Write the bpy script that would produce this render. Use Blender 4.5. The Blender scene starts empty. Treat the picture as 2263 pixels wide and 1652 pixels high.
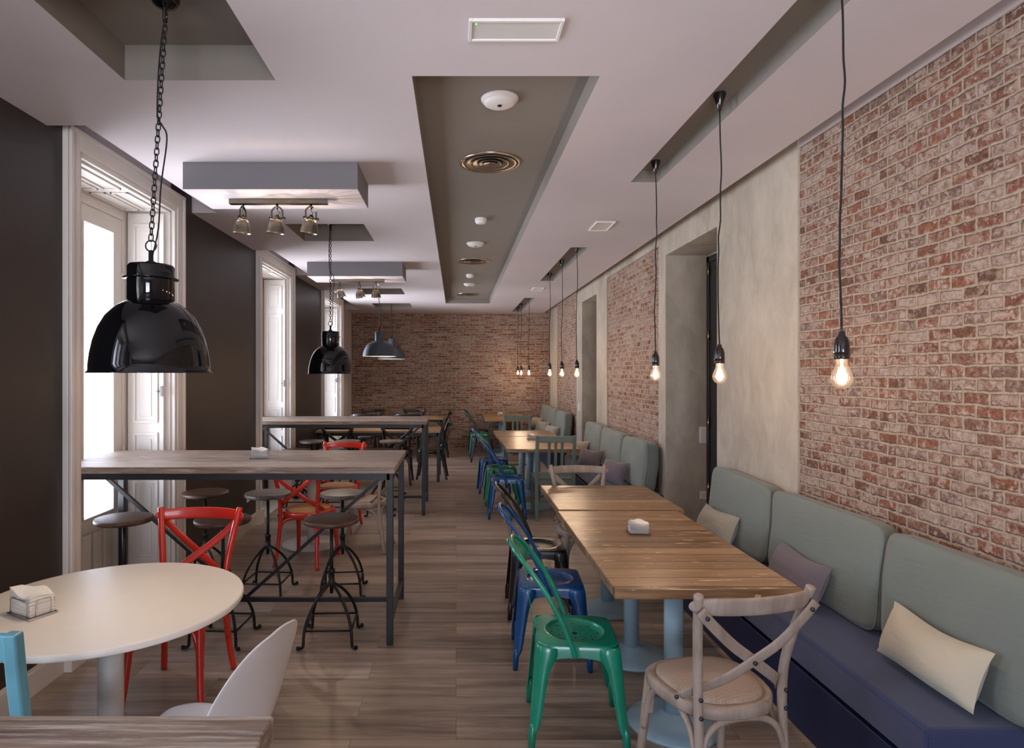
import bpy, math, random
from mathutils import Vector, Matrix
random.seed(7)
R = math.radians
C = bpy.context.scene.collection
SC = bpy.context.scene

# ------------------------------------------------------------------ camera
FPX = 1400.0
cam_d = bpy.data.cameras.new('camera')
cam = bpy.data.objects.new('camera', cam_d); C.objects.link(cam)
cam.location = (0, 0, 1.65)
cam.rotation_euler = (R(90), 0, 0)
cam_d.sensor_width = 36
cam_d.lens = FPX / 2263 * 36
cam_d.shift_x = 123.5 / 2263
cam_d.shift_y = -3 / 2263
cam_d.clip_start = 0.03
SC.camera = cam

# ------------------------------------------------------------------ colour management
SC.view_settings.view_transform = 'Standard'
SC.view_settings.look = 'None'
SC.view_settings.gamma = 1
SC.view_settings.use_curve_mapping = False
SC.view_settings.exposure = -0.24
cy = SC.cycles
cy.use_denoising = True
cy.max_bounces = 8; cy.diffuse_bounces = 5; cy.glossy_bounces = 4
cy.transparent_max_bounces = 12; cy.transmission_bounces = 4
cy.sample_clamp_indirect = 6.0
cy.caustics_reflective = False; cy.caustics_refractive = False

# ------------------------------------------------------------------ daylight
W = bpy.data.worlds.new('daylight'); SC.world = W
W.use_nodes = True
bg = W.node_tree.nodes['Background']
bg.inputs[1].default_value = 20.0
_g = W.node_tree.nodes.new('ShaderNodeTexCoord'); _s = W.node_tree.nodes.new('ShaderNodeSeparateXYZ')
_r = W.node_tree.nodes.new('ShaderNodeValToRGB')       # bright sunlit street below the horizon, pale sky above
_m = W.node_tree.nodes.new('ShaderNodeMapRange'); _m.inputs['From Min'].default_value = -1
W.node_tree.links.new(_g.outputs['Generated'], _s.inputs[0]); W.node_tree.links.new(_s.outputs[2], _m.inputs[0])
W.node_tree.links.new(_m.outputs[0], _r.inputs[0]); W.node_tree.links.new(_r.outputs[0], bg.inputs[0])
_e = _r.color_ramp.elements
_e[0].position = .42; _e[0].color = (1.72, 1.78, 1.98, 1); _e[1].position = .56; _e[1].color = (.66, .75, .94, 1)

def portal(loc, sx, sy, rot):
    l = bpy.data.lights.new('window_portal', 'AREA'); l.shape = 'RECTANGLE'
    l.size = sx; l.size_y = sy; l.cycles.is_portal = True
    o = bpy.data.objects.new('window_portal', l); C.objects.link(o)
    o.location = loc; o.rotation_euler = rot
WINS = [(-3.40, -1.92), (0.05, 1.53), (3.49, 4.97), (6.86, 8.36), (10.18, 11.95)]
for a, b in WINS:
    portal((-2.60, (a + b) / 2, 1.8), 2.3, b - a - .3, (0, R(90), R(180)))
portal((0.0, -3.95, 1.3), 2.0, 2.2, (R(90), 0, 0))

# ------------------------------------------------------------------ mesh helpers
class MB:
    def __init__(s):
        s.v = []; s.f = []; s.m = []; s.sm = []
    def add(s, vs, fs, mi=0, smooth=False, M=None):
        b = len(s.v)
        for p in vs:
            p = Vector(p)
            s.v.append(M @ p if M is not None else p)
        for f in fs:
            s.f.append([b + i for i in f]); s.m.append(mi); s.sm.append(smooth)
        return s
    def box(s, x0, x1, y0, y1, z0, z1, mi=0, M=None, skip=''):
        vs = [(x0,y0,z0),(x1,y0,z0),(x1,y1,z0),(x0,y1,z0),(x0,y0,z1),(x1,y0,z1),(x1,y1,z1),(x0,y1,z1)]
        F = {'b':(0,3,2,1),'t':(4,5,6,7),'f':(0,1,5,4),'r':(1,2,6,5),'k':(2,3,7,6),'l':(3,0,4,7)}
        return s.add(vs, [F[k] for k in F if k not in skip], mi, False, M)
    def cbox(s, c, d, mi=0, M=None):
        return s.box(c[0]-d[0]/2,c[0]+d[0]/2,c[1]-d[1]/2,c[1]+d[1]/2,c[2]-d[2]/2,c[2]+d[2]/2,mi,M)
    def quad(s, a, b, c, d, mi=0):
        return s.add([a,b,c,d],[(0,1,2,3)],mi)
    def bar(s, p, q, w, h, mi=0, up=(0,0,1)):
        p = Vector(p); q = Vector(q); t = (q-p).normalized(); u = Vector(up)
        if abs(t.dot(u)) > .98: u = Vector((0,1,0))
        a = t.cross(u).normalized(); b = a.cross(t).normalized()
        vs = []
        for o in (p, q):
            for i, j in ((-1,-1),(1,-1),(1,1),(-1,1)):
                vs.append(o + a*i*w/2 + b*j*h/2)
        return s.add(vs, [(3,2,1,0),(4,5,6,7),(0,1,5,4),(1,2,6,5),(2,3,7,6),(3,0,4,7)], mi)
    def tube(s, pts, r, seg=8, mi=0, closed=False, sx=1.0, sy=1.0, caps=True, up=None):
        pts = [Vector(p) for p in pts]; n = len(pts)
        rr = r if isinstance(r, (list, tuple)) else [r]*n
        vs = []; prev = None
        for i, p in enumerate(pts):
            if closed: t = pts[(i+1)%n] - pts[i-1]
            else: t = pts[min(i+1,n-1)] - pts[max(i-1,0)]
            t.normalize()
            if up is not None:
                a = t.cross(Vector(up))
                if a.length < 1e-4: a = prev if prev else Vector((1,0,0))
                a.normalize()
            elif prev is None:
                u = Vector((0,0,1)) if abs(t.z) < .9 else Vector((0,1,0))
                a = t.cross(u).normalized()
            else:
                a = (prev - t*prev.dot(t)).normalized()
            prev = a; b = a.cross(t)
            for k in range(seg):
                an = 2*math.pi*k/seg
                vs.append(p + a*math.cos(an)*rr[i]*sx + b*math.sin(an)*rr[i]*sy)
        fs = []
        for i in range(n if closed else n-1):
            j = (i+1) % n
            for k in range(seg):
                l = (k+1) % seg
                fs.append((i*seg+k, i*seg+l, j*seg+l, j*seg+k))
        s.add(vs, fs, mi, True)
        if not closed and caps:
            b = len(s.v) - len(vs)
            s.f.append([b+k for k in range(seg)][::-1]); s.m.append(mi); s.sm.append(False)
            s.f.append([b+(n-1)*seg+k for k in range(seg)]); s.m.append(mi); s.sm.append(False)
        return s
    def lathe(s, prof, seg=24, mi=0, M=None, smooth=True, skip=None):
        vs = []
        for r, z in prof:
            for k in range(seg):
                an = 2*math.pi*k/seg
                vs.append((r*math.cos(an), r*math.sin(an), z))
        fs = []
        for i in range(len(prof)-1):
            for k in range(seg):
                if skip and skip(i, k): continue
                l = (k+1) % seg
                fs.append((i*seg+k, i*seg+l, (i+1)*seg+l, (i+1)*seg+k))
        return s.add(vs, fs, mi, smooth, M)
    def disc(s, r, z, seg=24, mi=0, M=None, flip=False, c=(0,0)):
        vs = [(c[0]+r*math.cos(2*math.pi*k/seg), c[1]+r*math.sin(2*math.pi*k/seg), z) for k in range(seg)]
        f = list(range(seg))
        return s.add(vs, [f[::-1] if flip else f], mi, False, M)
    def grid(s, fn, nu, nv, mi=0, smooth=True, closeu=False):
        vs = [fn(i/(nu if closeu else nu-1) if True else 0, j/(nv-1)) for j in range(nv) for i in range(nu)]
        fs = []
        for j in range(nv-1):
            for i in range(nu if closeu else nu-1):
                k = (i+1) % nu
                fs.append((j*nu+i, j*nu+k, (j+1)*nu+k, (j+1)*nu+i))
        return s.add(vs, fs, mi, smooth)
    def prism(s, outline, z0, z1, mi=0, M=None, smooth=False):
        n = len(outline)
        vs = [(x,y,z0) for x,y in outline] + [(x,y,z1) for x,y in outline]
        s.add(vs, [(i,(i+1)%n,n+(i+1)%n,n+i) for i in range(n)], mi, smooth, M)
        b = len(s.v) - 2*n
        s.f.append([b+i for i in range(n)][::-1]); s.m.append(mi); s.sm.append(False)
        s.f.append([b+n+i for i in range(n)]); s.m.append(mi); s.sm.append(False)
        return s
    def build(s, name, mats, parent=None, bevel=0, solid=0, subsurf=0, segs=2):
        me = bpy.data.meshes.new(name)
        me.from_pydata([tuple(v) for v in s.v], [], s.f)
        if not isinstance(mats, (list, tuple)): mats = [mats]
        for m in mats: me.materials.append(m)
        me.polygons.foreach_set('material_index', s.m)
        me.polygons.foreach_set('use_smooth', s.sm)
        me.update()
        o = bpy.data.objects.new(name, me); C.objects.link(o)
        if parent: o.parent = parent
        if solid:
            d = o.modifiers.new('solid', 'SOLIDIFY'); d.thickness = solid; d.offset = 0
        if subsurf:
            d = o.modifiers.new('sub', 'SUBSURF'); d.levels = d.render_levels = subsurf
        if bevel:
            d = o.modifiers.new('bevel', 'BEVEL'); d.width = bevel; d.segments = segs; d.limit_method = 'ANGLE'; d.angle_limit = R(40)
        return o

def spline(pts, n=6):
    pts = [Vector(p) for p in pts]; out = []
    for i in range(len(pts)-1):
        p0 = pts[max(i-1,0)]; p1 = pts[i]; p2 = pts[i+1]; p3 = pts[min(i+2,len(pts)-1)]
        for k in range(n):
            t = k/n
            out.append(.5*((2*p1)+(p2-p0)*t+(2*p0-5*p1+4*p2-p3)*t*t+(3*p1-p0-3*p2+p3)*t**3))
    out.append(pts[-1])
    return out

def tag(o, label=None, cat=None, group=None, kind=None):
    if label: o['label'] = label
    if cat: o['category'] = cat
    if group: o['group'] = group
    if kind: o['kind'] = kind
    return o
def thing(name, label, cat, loc=(0,0,0), rz=0, group=None):
    o = bpy.data.objects.new(name, None); C.objects.link(o); o.empty_display_size = .1
    o.location = loc; o.rotation_euler = (0, 0, R(rz))
    return tag(o, label, cat, group)
def dup(root, loc, rz, label, group=None, scale=None):
    def cp(o, par):
        c = o.copy(); C.objects.link(c)
        if par: c.parent = par
        for ch in list(o.children): cp(ch, c)
        return c
    r = cp(root, None)
    r.location = loc; r.rotation_euler = (0, 0, R(rz))
    if scale: r.scale = scale
    r['label'] = label
    if group: r['group'] = group
    return r
def structure(o):
    o['kind'] = 'structure'; return o

# ------------------------------------------------------------------ material helpers
def srgb(r, g, b):
    f = lambda c: (c/255)/12.92 if c/255 <= .04045 else ((c/255+.055)/1.055)**2.4
    return (f(r), f(g), f(b), 1)
class NT:
    def __init__(s, name):
        m = bpy.data.materials.new(name); m.use_nodes = True
        s.mat = m; s.t = m.node_tree; s.n = s.t.nodes; s.l = s.t.links
        s.b = s.n['Principled BSDF']; s.out = s.n['Material Output']
    def node(s, ty, **kw):
        n = s.n.new(ty)
        for k, v in kw.items():
            if k.startswith('_'): setattr(n, k[1:], v)
        return n
    def link(s, a, b): s.l.new(a, b)
    def coords(s, scale=(1,1,1), rot=(0,0,0), swap=None, loc=(0,0,0)):
        tc = s.node('ShaderNodeTexCoord'); src = tc.outputs['Object']
        if swap:
            sp = s.node('ShaderNodeSeparateXYZ'); cb = s.node('ShaderNodeCombineXYZ')
            s.link(src, sp.inputs[0])
            for i, a in enumerate(swap):
                if a is not None: s.link(sp.outputs[a], cb.inputs[i])
            src = cb.outputs[0]
        mp = s.node('ShaderNodeMapping'); mp.inputs['Scale'].default_value = scale; mp.inputs['Rotation'].default_value = rot; mp.inputs['Location'].default_value = loc
        s.link(src, mp.inputs[0])
        return mp.outputs[0]
    def noise(s, vec, scale=5, detail=4, rough=.55, dist=0):
        n = s.node('ShaderNodeTexNoise'); n.inputs['Scale'].default_value = scale
        n.inputs['Detail'].default_value = detail; n.inputs['Roughness'].default_value = rough
        n.inputs['Distortion'].default_value = dist
        if vec: s.link(vec, n.inputs['Vector'])
        return n.outputs['Fac']
    def ramp(s, fac, stops, interp='LINEAR'):
        n = s.node('ShaderNodeValToRGB'); cr = n.color_ramp; cr.interpolation = interp
        while len(cr.elements) < len(stops): cr.elements.new(.5)
        for e, (p, c) in zip(cr.elements, stops):
            e.position = p; e.color = c if len(c) == 4 else (*c, 1)
        s.link(fac, n.inputs[0]); return n.outputs[0]
    def mix(s, fac, a, b, mode='MIX'):
        n = s.node('ShaderNodeMix'); n.data_type = 'RGBA'; n.blend_type = mode
        for i, x in ((0, fac), (6, a), (7, b)):
            if hasattr(x, 'default_value') or hasattr(x, 'links'): s.link(x, n.inputs[i])
            else: n.inputs[i].default_value = x
        return n.outputs[2]
    def math(s, op, a, b=0, c=0):
        n = s.node('ShaderNodeMath'); n.operation = op
        for i, x in enumerate((a, b, c)):
            if hasattr(x, 'links'): s.link(x, n.inputs[i])
            else: n.inputs[i].default_value = x
        return n.outputs[0]
    def bump(s, h, strength=.3, dist=.01):
        n = s.node('ShaderNodeBump'); n.inputs['Strength'].default_value = strength; n.inputs['Distance'].default_value = dist
        s.link(h, n.inputs['Height']); s.link(n.outputs[0], s.b.inputs['Normal'])
    def base(s, x):
        if hasattr(x, 'links'): s.link(x, s.b.inputs['Base Color'])
        else: s.b.inputs['Base Color'].default_value = x
    def set(s, rough=.5, metal=0, spec=.5, coat=0, crough=.1, sheen=0):
        s.b.inputs['Roughness'].default_value = rough; s.b.inputs['Metallic'].default_value = metal
        s.b.inputs['Specular IOR Level'].default_value = spec
        s.b.inputs['Coat Weight'].default_value = coat; s.b.inputs['Coat Roughness'].default_value = crough
        s.b.inputs['Sheen Weight'].default_value = sheen
K0 = (0,0,0,1); K1 = (1,1,1,1)

def paint(name, col, rough=.5, metal=0, spec=.5, coat=0, var=.12, vscale=6, bump=0, bscale=60, wear=None, wamt=.62, crough=.1, sheen=0):
    t = NT(name); v = t.coords()
    n = t.noise(v, vscale, 4)
    dark = tuple(c*(1-var) for c in col[:3]) + (1,); lite = tuple(min(1, c*(1+var)) for c in col[:3]) + (1,)
    c = t.ramp(n, [(.3, dark), (.7, lite)])
    if wear:
        w = t.ramp(t.noise(v, 22, 6, .7), [(wamt, K0), (wamt+.03, K1)])
        c = t.mix(w, c, wear)
    t.base(c); t.set(rough, metal, spec, coat, crough, sheen)
    if bump: t.bump(t.noise(v, bscale, 5, .6), bump, .004)
    return t.mat

def brick_mat(name, swap, bw, bh, seed=0.0, redder=0.0):
    t = NT(name)
    v = t.coords(swap=swap)
    nz = t.node('ShaderNodeTexNoise'); nz.inputs['Scale'].default_value = 7; nz.inputs['Detail'].default_value = 3
    t.link(v, nz.inputs['Vector'])
    sub = t.node('ShaderNodeVectorMath'); sub.operation = 'SUBTRACT'; t.link(nz.outputs['Color'], sub.inputs[0]); sub.inputs[1].default_value = (.5,.5,.5)
    scl = t.node('ShaderNodeVectorMath'); scl.operation = 'SCALE'; t.link(sub.outputs[0], scl.inputs[0]); scl.inputs['Scale'].default_value = .022
    nz2 = t.node('ShaderNodeTexNoise'); nz2.inputs['Scale'].default_value = 48; nz2.inputs['Detail'].default_value = 4; t.link(v, nz2.inputs['Vector'])
    sub2 = t.node('ShaderNodeVectorMath'); sub2.operation = 'SUBTRACT'; t.link(nz2.outputs['Color'], sub2.inputs[0]); sub2.inputs[1].default_value = (.5,.5,.5)
    scl2 = t.node('ShaderNodeVectorMath'); scl2.operation = 'SCALE'; t.link(sub2.outputs[0], scl2.inputs[0]); scl2.inputs['Scale'].default_value = .013
    ad0 = t.node('ShaderNodeVectorMath'); ad0.operation = 'ADD'; t.link(v, ad0.inputs[0]); t.link(scl2.outputs[0], ad0.inputs[1])
    ad = t.node('ShaderNodeVectorMath'); ad.operation = 'ADD'; t.link(ad0.outputs[0], ad.inputs[0]); t.link(scl.outputs[0], ad.inputs[1])
    vv = ad.outputs[0]
    br = t.node('ShaderNodeTexBrick'); t.link(vv, br.inputs['Vector'])
    br.inputs['Scale'].default_value = 1; br.inputs['Brick Width'].default_value = bw; br.inputs['Row Height'].default_value = bh
    br.inputs['Mortar Size'].default_value = .0098; br.inputs['Mortar Smooth'].default_value = .7
    br.inputs['Color1'].default_value = K0; br.inputs['Color2'].default_value = K1; br.inputs['Mortar'].default_value = (.5,.5,.5,1)
    br.offset = .5; br.squash = 1.0
    rnd = t.node('ShaderNodeSeparateColor'); t.link(br.outputs['Color'], rnd.inputs[0])
    rv = rnd.outputs[0]
    bc = t.ramp(rv, [(0, srgb(104,76,64)), (.2, srgb(140,90,70)), (.38, srgb(126,104,94)), (.55, srgb(142,98,78)), (.72, srgb(122,86,72)), (.9, srgb(146,120,106))])
    fine = t.noise(vv, 55, 6, .7)
    bc = t.mix(t.ramp(fine, [(.45, K0), (.62, K1)]), bc, t.mix(.65, bc, srgb(70,44,36)))
    # lime wash left on the faces
    w1 = t.noise(vv, 26, 7, .72, .6); w2 = t.noise(v, 1.6, 3, .5)
    s1 = t.math('ADD', w1, t.math('MULTIPLY', t.math('SUBTRACT', w2, .5), .35))
    s2 = t.math('ADD', s1, t.math('MULTIPLY', t.math('SUBTRACT', rv, .5), .16))
    wash = t.ramp(s2, [(.46+redder, K0), (.54+redder, K1)])
    hz = t.ramp(t.noise(vv, 70, 5, .7), [(.3, (.35,.35,.35,1)), (.7, K1)])
    c = t.mix(t.math('MULTIPLY', wash, t.math('MULTIPLY', hz, .80)), bc, t.ramp(w1, [(.4, srgb(158,138,128)), (.62, srgb(200,186,174))]))
    mort = t.ramp(t.noise(v, 30, 5, .6), [(.3, srgb(150,130,112)), (.7, srgb(182,163,144))])
    sm = t.ramp(t.noise(vv, 15, 6, .68, .4), [(.52, K0), (.62, K1)])
    c = t.mix(t.math('MULTIPLY', sm, .55), c, mort)
    c = t.mix(br.outputs['Fac'], c, mort)
    # rough edge of the mortar smeared over
    t.base(c); t.set(.9, spec=.25)
    h = t.math('ADD', t.math('MULTIPLY', t.math('SUBTRACT', 1, br.outputs['Fac']), 1.0), t.math('MULTIPLY', fine, .45))
    h = t.math('ADD', h, t.math('MULTIPLY', w1, .5))
    t.bump(h, .9, .010)
    return t.mat

def plank_mat(name, cols, pw, pl, grain=(1.5, 26, 26), rough=.35, mortar=.0015, chips=None, coat=0, contrast=1.0, gap=(.03,.022,.016,1), bumpd=.003, swap=(0,1,2), wob=0.0, spec=.5, streak=None):
    t = NT(name)
    v = t.coords(swap=swap, loc=(pl*.18 if pl > 4.5 else 0, 0, 0))
    br = t.node('ShaderNodeTexBrick')
    vb = v
    if wob:
        nn = t.noise(t.coords(scale=(1,1,1)), 3, 2)
        cb = t.node('ShaderNodeCombineXYZ'); t.link(t.math('MULTIPLY', t.math('SUBTRACT', nn, .5), wob), cb.inputs[1])
        ad = t.node('ShaderNodeVectorMath'); ad.operation = 'ADD'; t.link(v, ad.inputs[0]); t.link(cb.outputs[0], ad.inputs[1]); vb = ad.outputs[0]
    t.link(vb, br.inputs['Vector'])
    br.inputs['Scale'].default_value = 1; br.inputs['Brick Width'].default_value = pl; br.inputs['Row Height'].default_value = pw
    br.inputs['Mortar Size'].default_value = mortar; br.inputs['Mortar Smooth'].default_value = .2
    br.inputs['Color1'].default_value = K0; br.inputs['Color2'].default_value = K1; br.offset = .37
    sp = t.node('ShaderNodeSeparateColor'); t.link(br.outputs['Color'], sp.inputs[0]); rv = sp.outputs[0]
    # each plank samples another stretch of the grain
    cb2 = t.node('ShaderNodeCombineXYZ'); t.link(t.math('MULTIPLY', rv, 37.0), cb2.inputs[0]); t.link(t.math('MULTIPLY', rv, 11.0), cb2.inputs[2])
    ad2 = t.node('ShaderNodeVectorMath'); ad2.operation = 'ADD'; t.link(v, ad2.inputs[0]); t.link(cb2.outputs[0], ad2.inputs[1])
    mp = t.node('ShaderNodeMapping'); mp.inputs['Scale'].default_value = grain; t.link(ad2.outputs[0], mp.inputs[0])
    g = t.noise(mp.outputs[0], 1.0, 8, .62, .4)
    g2 = t.noise(mp.outputs[0], 5.0, 5, .6, .2)
    s = t.math('ADD', t.math('MULTIPLY', g, .75), t.math('MULTIPLY', g2, .25))
    s = t.math('ADD', t.math('MULTIPLY', t.math('SUBTRACT', s, .5), 1.5*contrast), .5)
    s = t.math('ADD', s, t.math('MULTIPLY', t.math('SUBTRACT', rv, .5), .32))
    n = len(cols)
    c = t.ramp(s, [(.18 + .64*i/(n-1), k) for i, k in enumerate(cols)])
    if streak:
        st = t.noise(mp.outputs[0], 2.2, 6, .7, .1)
        c = t.mix(t.math('MULTIPLY', t.ramp(st, [(.5, K0), (.66, K1)]), streak[1]), c, streak[0])
    if chips:
        mc = t.node('ShaderNodeMapping'); mc.inputs['Scale'].default_value = (4.5, 22, 8); t.link(v, mc.inputs[0])
        ch = t.noise(mc.outputs[0], 1.7, 7, .62, .3)
        big = t.noise(v, 3.0, 2)
        ch = t.math('ADD', ch, t.math('MULTIPLY', t.math('SUBTRACT', big, .5), .22))
        msk = t.ramp(ch, [(chips[1], K0), (chips[1]+.012, K1)])
        c = t.mix(msk, c, chips[0])
    c = t.mix(br.outputs['Fac'], c, gap)
    t.base(c); t.set(rough, coat=coat, spec=spec)
    rr = t.ramp(s, [(0, (rough*.85,)*3), (1, (min(1, rough*1.3),)*3)])
    t.link(rr, t.b.inputs['Roughness'])
    h = t.math('SUBTRACT', t.math('MULTIPLY', s, .35), t.math('MULTIPLY', br.outputs['Fac'], 1.0))
    t.bump(h, .5, bumpd)
    return t.mat

def fabric(name, col, rough=.95, var=.06, bump=.25, wr=.0):
    t = NT(name); v = t.coords()
    n = t.noise(v, 3, 3)
    dark = tuple(c*(1-var) for c in col[:3]) + (1,); lite = tuple(min(1, c*(1+var)) for c in col[:3]) + (1,)
    c = t.ramp(n, [(.3, dark), (.7, lite)])
    wv = t.noise(v, 420, 2, .5)
    c = t.mix(.22, c, t.ramp(wv, [(.3, dark), (.7, lite)]), 'MIX')
    t.base(c); t.set(rough, spec=.2, sheen=.25)
    vw = t.coords(scale=(1.2, 1.2, 5.5))
    h = t.math('ADD', t.math('MULTIPLY', wv, .06), t.math('MULTIPLY', t.noise(vw, 3.4, 3, .5, .8), 1.0))
    t.bump(h, bump, .03)
    return t.mat

def emit(name, col, strength):
    t = NT(name); t.base((0,0,0,1))
    t.b.inputs['Emission Color'].default_value = col; t.b.inputs['Emission Strength'].default_value = strength
    return t.mat

# ------------------------------------------------------------------ materials
m_ceil = paint('white_ceiling_paint', srgb(202,193,194), .85, var=.02, vscale=2, spec=.2)
m_grey = paint('warm_grey_coffer_paint', srgb(134,126,118), .8, var=.02, spec=.25)
m_boxgrey = paint('grey_box_paint', srgb(128,126,130), .8, var=.02, spec=.25)
m_dark = paint('dark_brown_wall_paint', srgb(50,42,39), .42, var=.05, vscale=3, spec=.45, bump=.05, bscale=140)
m_white = paint('white_gloss_woodwork', srgb(226,220,213), .38, var=.03, vscale=4, spec=.45, bump=.04, bscale=30)
m_base = paint('white_skirting_paint', srgb(214,206,194), .5, var=.02)
m_plaster = None
def plaster():
    t = NT('beige_trowelled_plaster'); v = t.coords(scale=(1,1,.55))
    a = t.noise(v, 1.6, 6, .62, .5); b = t.noise(v, 7, 5, .6, .8)
    s = t.math('ADD', t.math('MULTIPLY', a, .65), t.math('MULTIPLY', b, .35))
    t.base(t.ramp(s, [(.32, srgb(146,136,122)), (.5, srgb(172,161,146)), (.68, srgb(190,179,163))]))
    t.set(.75, spec=.3); t.bump(t.math('ADD', b, t.noise(v, 40, 4)), .12, .004)
    return t.mat
m_plaster = plaster()
m_brick_side = brick_mat('whitewashed_brick_side', (1, 2, None), .128, .0525)
m_brick_back = brick_mat('whitewashed_brick_back', (0, 2, None), .205, .0535, redder=.02)
m_floor = plank_mat('grey_brown_plank_floor', [srgb(98,83,71), srgb(134,116,101), srgb(158,140,125), srgb(182,165,150)], .19, 1.28, grain=(1.1, 15, 15), rough=.34, mortar=.0010, contrast=1.05, gap=srgb(62,52,46), bumpd=.0012, spec=.5)
m_dining = plank_mat('worn_brown_plank_top', [srgb(94,72,50), srgb(128,98,68), srgb(148,116,82), srgb(172,142,106)], .118, 40.0, grain=(1.6, 20, 20), rough=.30, mortar=.0034, chips=(srgb(200,174,136), .625), wob=.010, gap=srgb(48,36,26), contrast=.95)
m_dining_pale = plank_mat('honey_brown_plank_top', [srgb(116,88,56), srgb(146,112,74), srgb(170,136,94)], .10, 40.0, grain=(1.6, 20, 20), rough=.4, mortar=.002, gap=srgb(90,66,40), contrast=.8)
m_bar = plank_mat('whitewashed_grey_wood_top', [srgb(90,69,56), srgb(124,103,88), srgb(150,131,114), srgb(180,165,148)], .20, 40.0, grain=(2.0, 34, 34), rough=.42, mortar=.0012, contrast=1.15, gap=srgb(90,74,64), streak=(srgb(214,208,200), .55))
m_blackmetal = paint('black_powder_coated_steel', srgb(38,38,41), .45, metal=.3, spec=.5, var=.1)
m_iron = paint('black_cast_iron', srgb(30,29,29), .5, metal=.4, spec=.5, var=.15, bump=.15, bscale=90)
m_stoolwood = plank_mat('dark_stool_seat_wood', [srgb(54,34,26), srgb(80,54,42), srgb(108,80,66)], .07, 2, grain=(3, 40, 40), rough=.4, mortar=.0008, gap=srgb(40,28,22))
m_stoolgrey = plank_mat('grey_stool_seat_wood', [srgb(72,62,58), srgb(104,94,88), srgb(140,130,122)], .07, 2, grain=(3, 40, 40), rough=.4, mortar=.0008, gap=srgb(50,42,38))
m_red = paint('glossy_red_chair_paint', srgb(196,44,30), .28, var=.12, vscale=8, coat=.4, wear=srgb(92,34,22), wamt=.70)
m_cane = None
def woven(name, a, b, sc=150):
    t = NT(name); v = t.coords(rot=(0,0,.7))
    ck = t.node('ShaderNodeTexChecker'); ck.inputs['Scale'].default_value = sc; t.link(v, ck.inputs['Vector'])
    n = t.noise(v, 110, 4)
    c = t.mix(ck.outputs['Fac'], a, b); c = t.mix(t.math('MULTIPLY', n, .5), c, tuple(x*.55 for x in a[:3])+(1,))
    t.base(c); t.set(.75); t.bump(t.math('ADD', t.math('MULTIPLY', ck.outputs['Fac'], .8), n), .6, .003)
    return t.mat
m_cane = woven('woven_cane_seat', srgb(176,128,80), srgb(198,152,104), 190)
m_wovenbeige = woven('woven_beige_seat', srgb(160,140,124), srgb(184,166,150), 135)
m_wovenbrown = woven('woven_brown_seat', srgb(128,88,58), srgb(150,108,72), 120)
m_limed = plank_mat('limed_pale_wood', [srgb(130,114,102), srgb(160,145,132), srgb(182,169,157)], 5, 5, grain=(14, 14, 3), rough=.5, mortar=0, contrast=.8)
m_blackwood = paint('black_stained_bentwood', srgb(24,21,20), .3, coat=.25, var=.2)
m_green = paint('green_enamel_steel', srgb(8,128,100), .30, metal=.0, var=.14, vscale=9, coat=.35, wear=srgb(52,40,32), wamt=.72)
m_blue = paint('blue_enamel_steel', srgb(0,70,126), .36, metal=.0, var=.14, vscale=9, coat=.3, wear=srgb(58,56,70), wamt=.72)
m_blackchair = paint('black_lacquered_steel', srgb(28,24,22), .32, var=.15, coat=.3, wear=srgb(86,66,48), wamt=.74)
m_holes = paint('punched_hole_shadow', srgb(16,14,13), .9, var=.05)
m_sage = paint('grey_green_chair_paint', srgb(104,116,108), .5, var=.08, wear=srgb(74,62,50), wamt=.74)
m_lightblue = paint('worn_light_blue_paint', srgb(92,150,166), .42, var=.10, vscale=10, wear=srgb(70,50,42), wamt=.63)
m_pedestal = paint('pale_blue_grey_steel', srgb(150,176,188), .42, var=.04)
m_tablewhite = paint('matt_white_laminate', srgb(232,226,216), .36, var=.015, spec=.45)
m_colwhite = paint('white_painted_steel', srgb(208,206,202), .4, var=.02)
m_shell = paint('white_moulded_plastic', srgb(222,220,220), .38, var=.01, spec=.5)
m_sagefab = fabric('grey_green_upholstery', srgb(114,121,114), var=.04, bump=.22)
m_navy = fabric('navy_seat_upholstery', srgb(50,58,90), var=.06, bump=.06)
m_navyb = paint('dark_navy_bench_board', srgb(28,34,66), .55, var=.05)
m_pilbeige = fabric('beige_linen', srgb(190,180,158), var=.04, bump=.2)
m_pilgrey = fabric('grey_beige_linen', srgb(158,150,136), var=.04, bump=.25)
m_pilmauve = fabric('mauve_grey_linen', srgb(108,99,106), var=.04, bump=.2)
m_lampblack = paint('gloss_black_enamel', srgb(8,9,13), .05, coat=0, var=.05, spec=.55)
m_lampslate = paint('matt_slate_enamel', srgb(62,70,82), .5, var=.05)
m_lampin = paint('white_lamp_inside', srgb(232,226,214), .5, var=.02)
m_cord = paint('black_textile_cord', srgb(18,17,17), .75, var=.1)
m_socket = paint('black_bakelite', srgb(30,26,23), .2, coat=.6, var=.1)
m_nickel = paint('brushed_nickel', srgb(128,120,108), .26, metal=1, var=.1, vscale=30)
m_chrome = paint('polished_steel', srgb(196,196,198), .12, metal=1, var=.03)
m_alu = paint('anodised_diffuser', srgb(186,174,158), .28, metal=.9, var=.05)
m_plastic = paint('white_fitting_plastic', srgb(224,218,214), .45, var=.01)
m_napkin = paint('white_paper_napkin', srgb(238,234,228), .85, var=.02, bump=.4, bscale=240)
m_doorblk = paint('black_door_paint', srgb(22,20,21), .4, var=.08)
m_brass = paint('brass_hinge', srgb(196,168,120), .3, metal=1, var=.05)
m_greenled = emit('green_indicator', (.2,1,.1,1), 3)
m_stickerink = paint('sticker_ink', srgb(30,30,34), .6, var=.02)
m_bolt = paint('dark_bolt_head', srgb(64,68,76), .35, metal=.8, var=.1)

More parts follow.
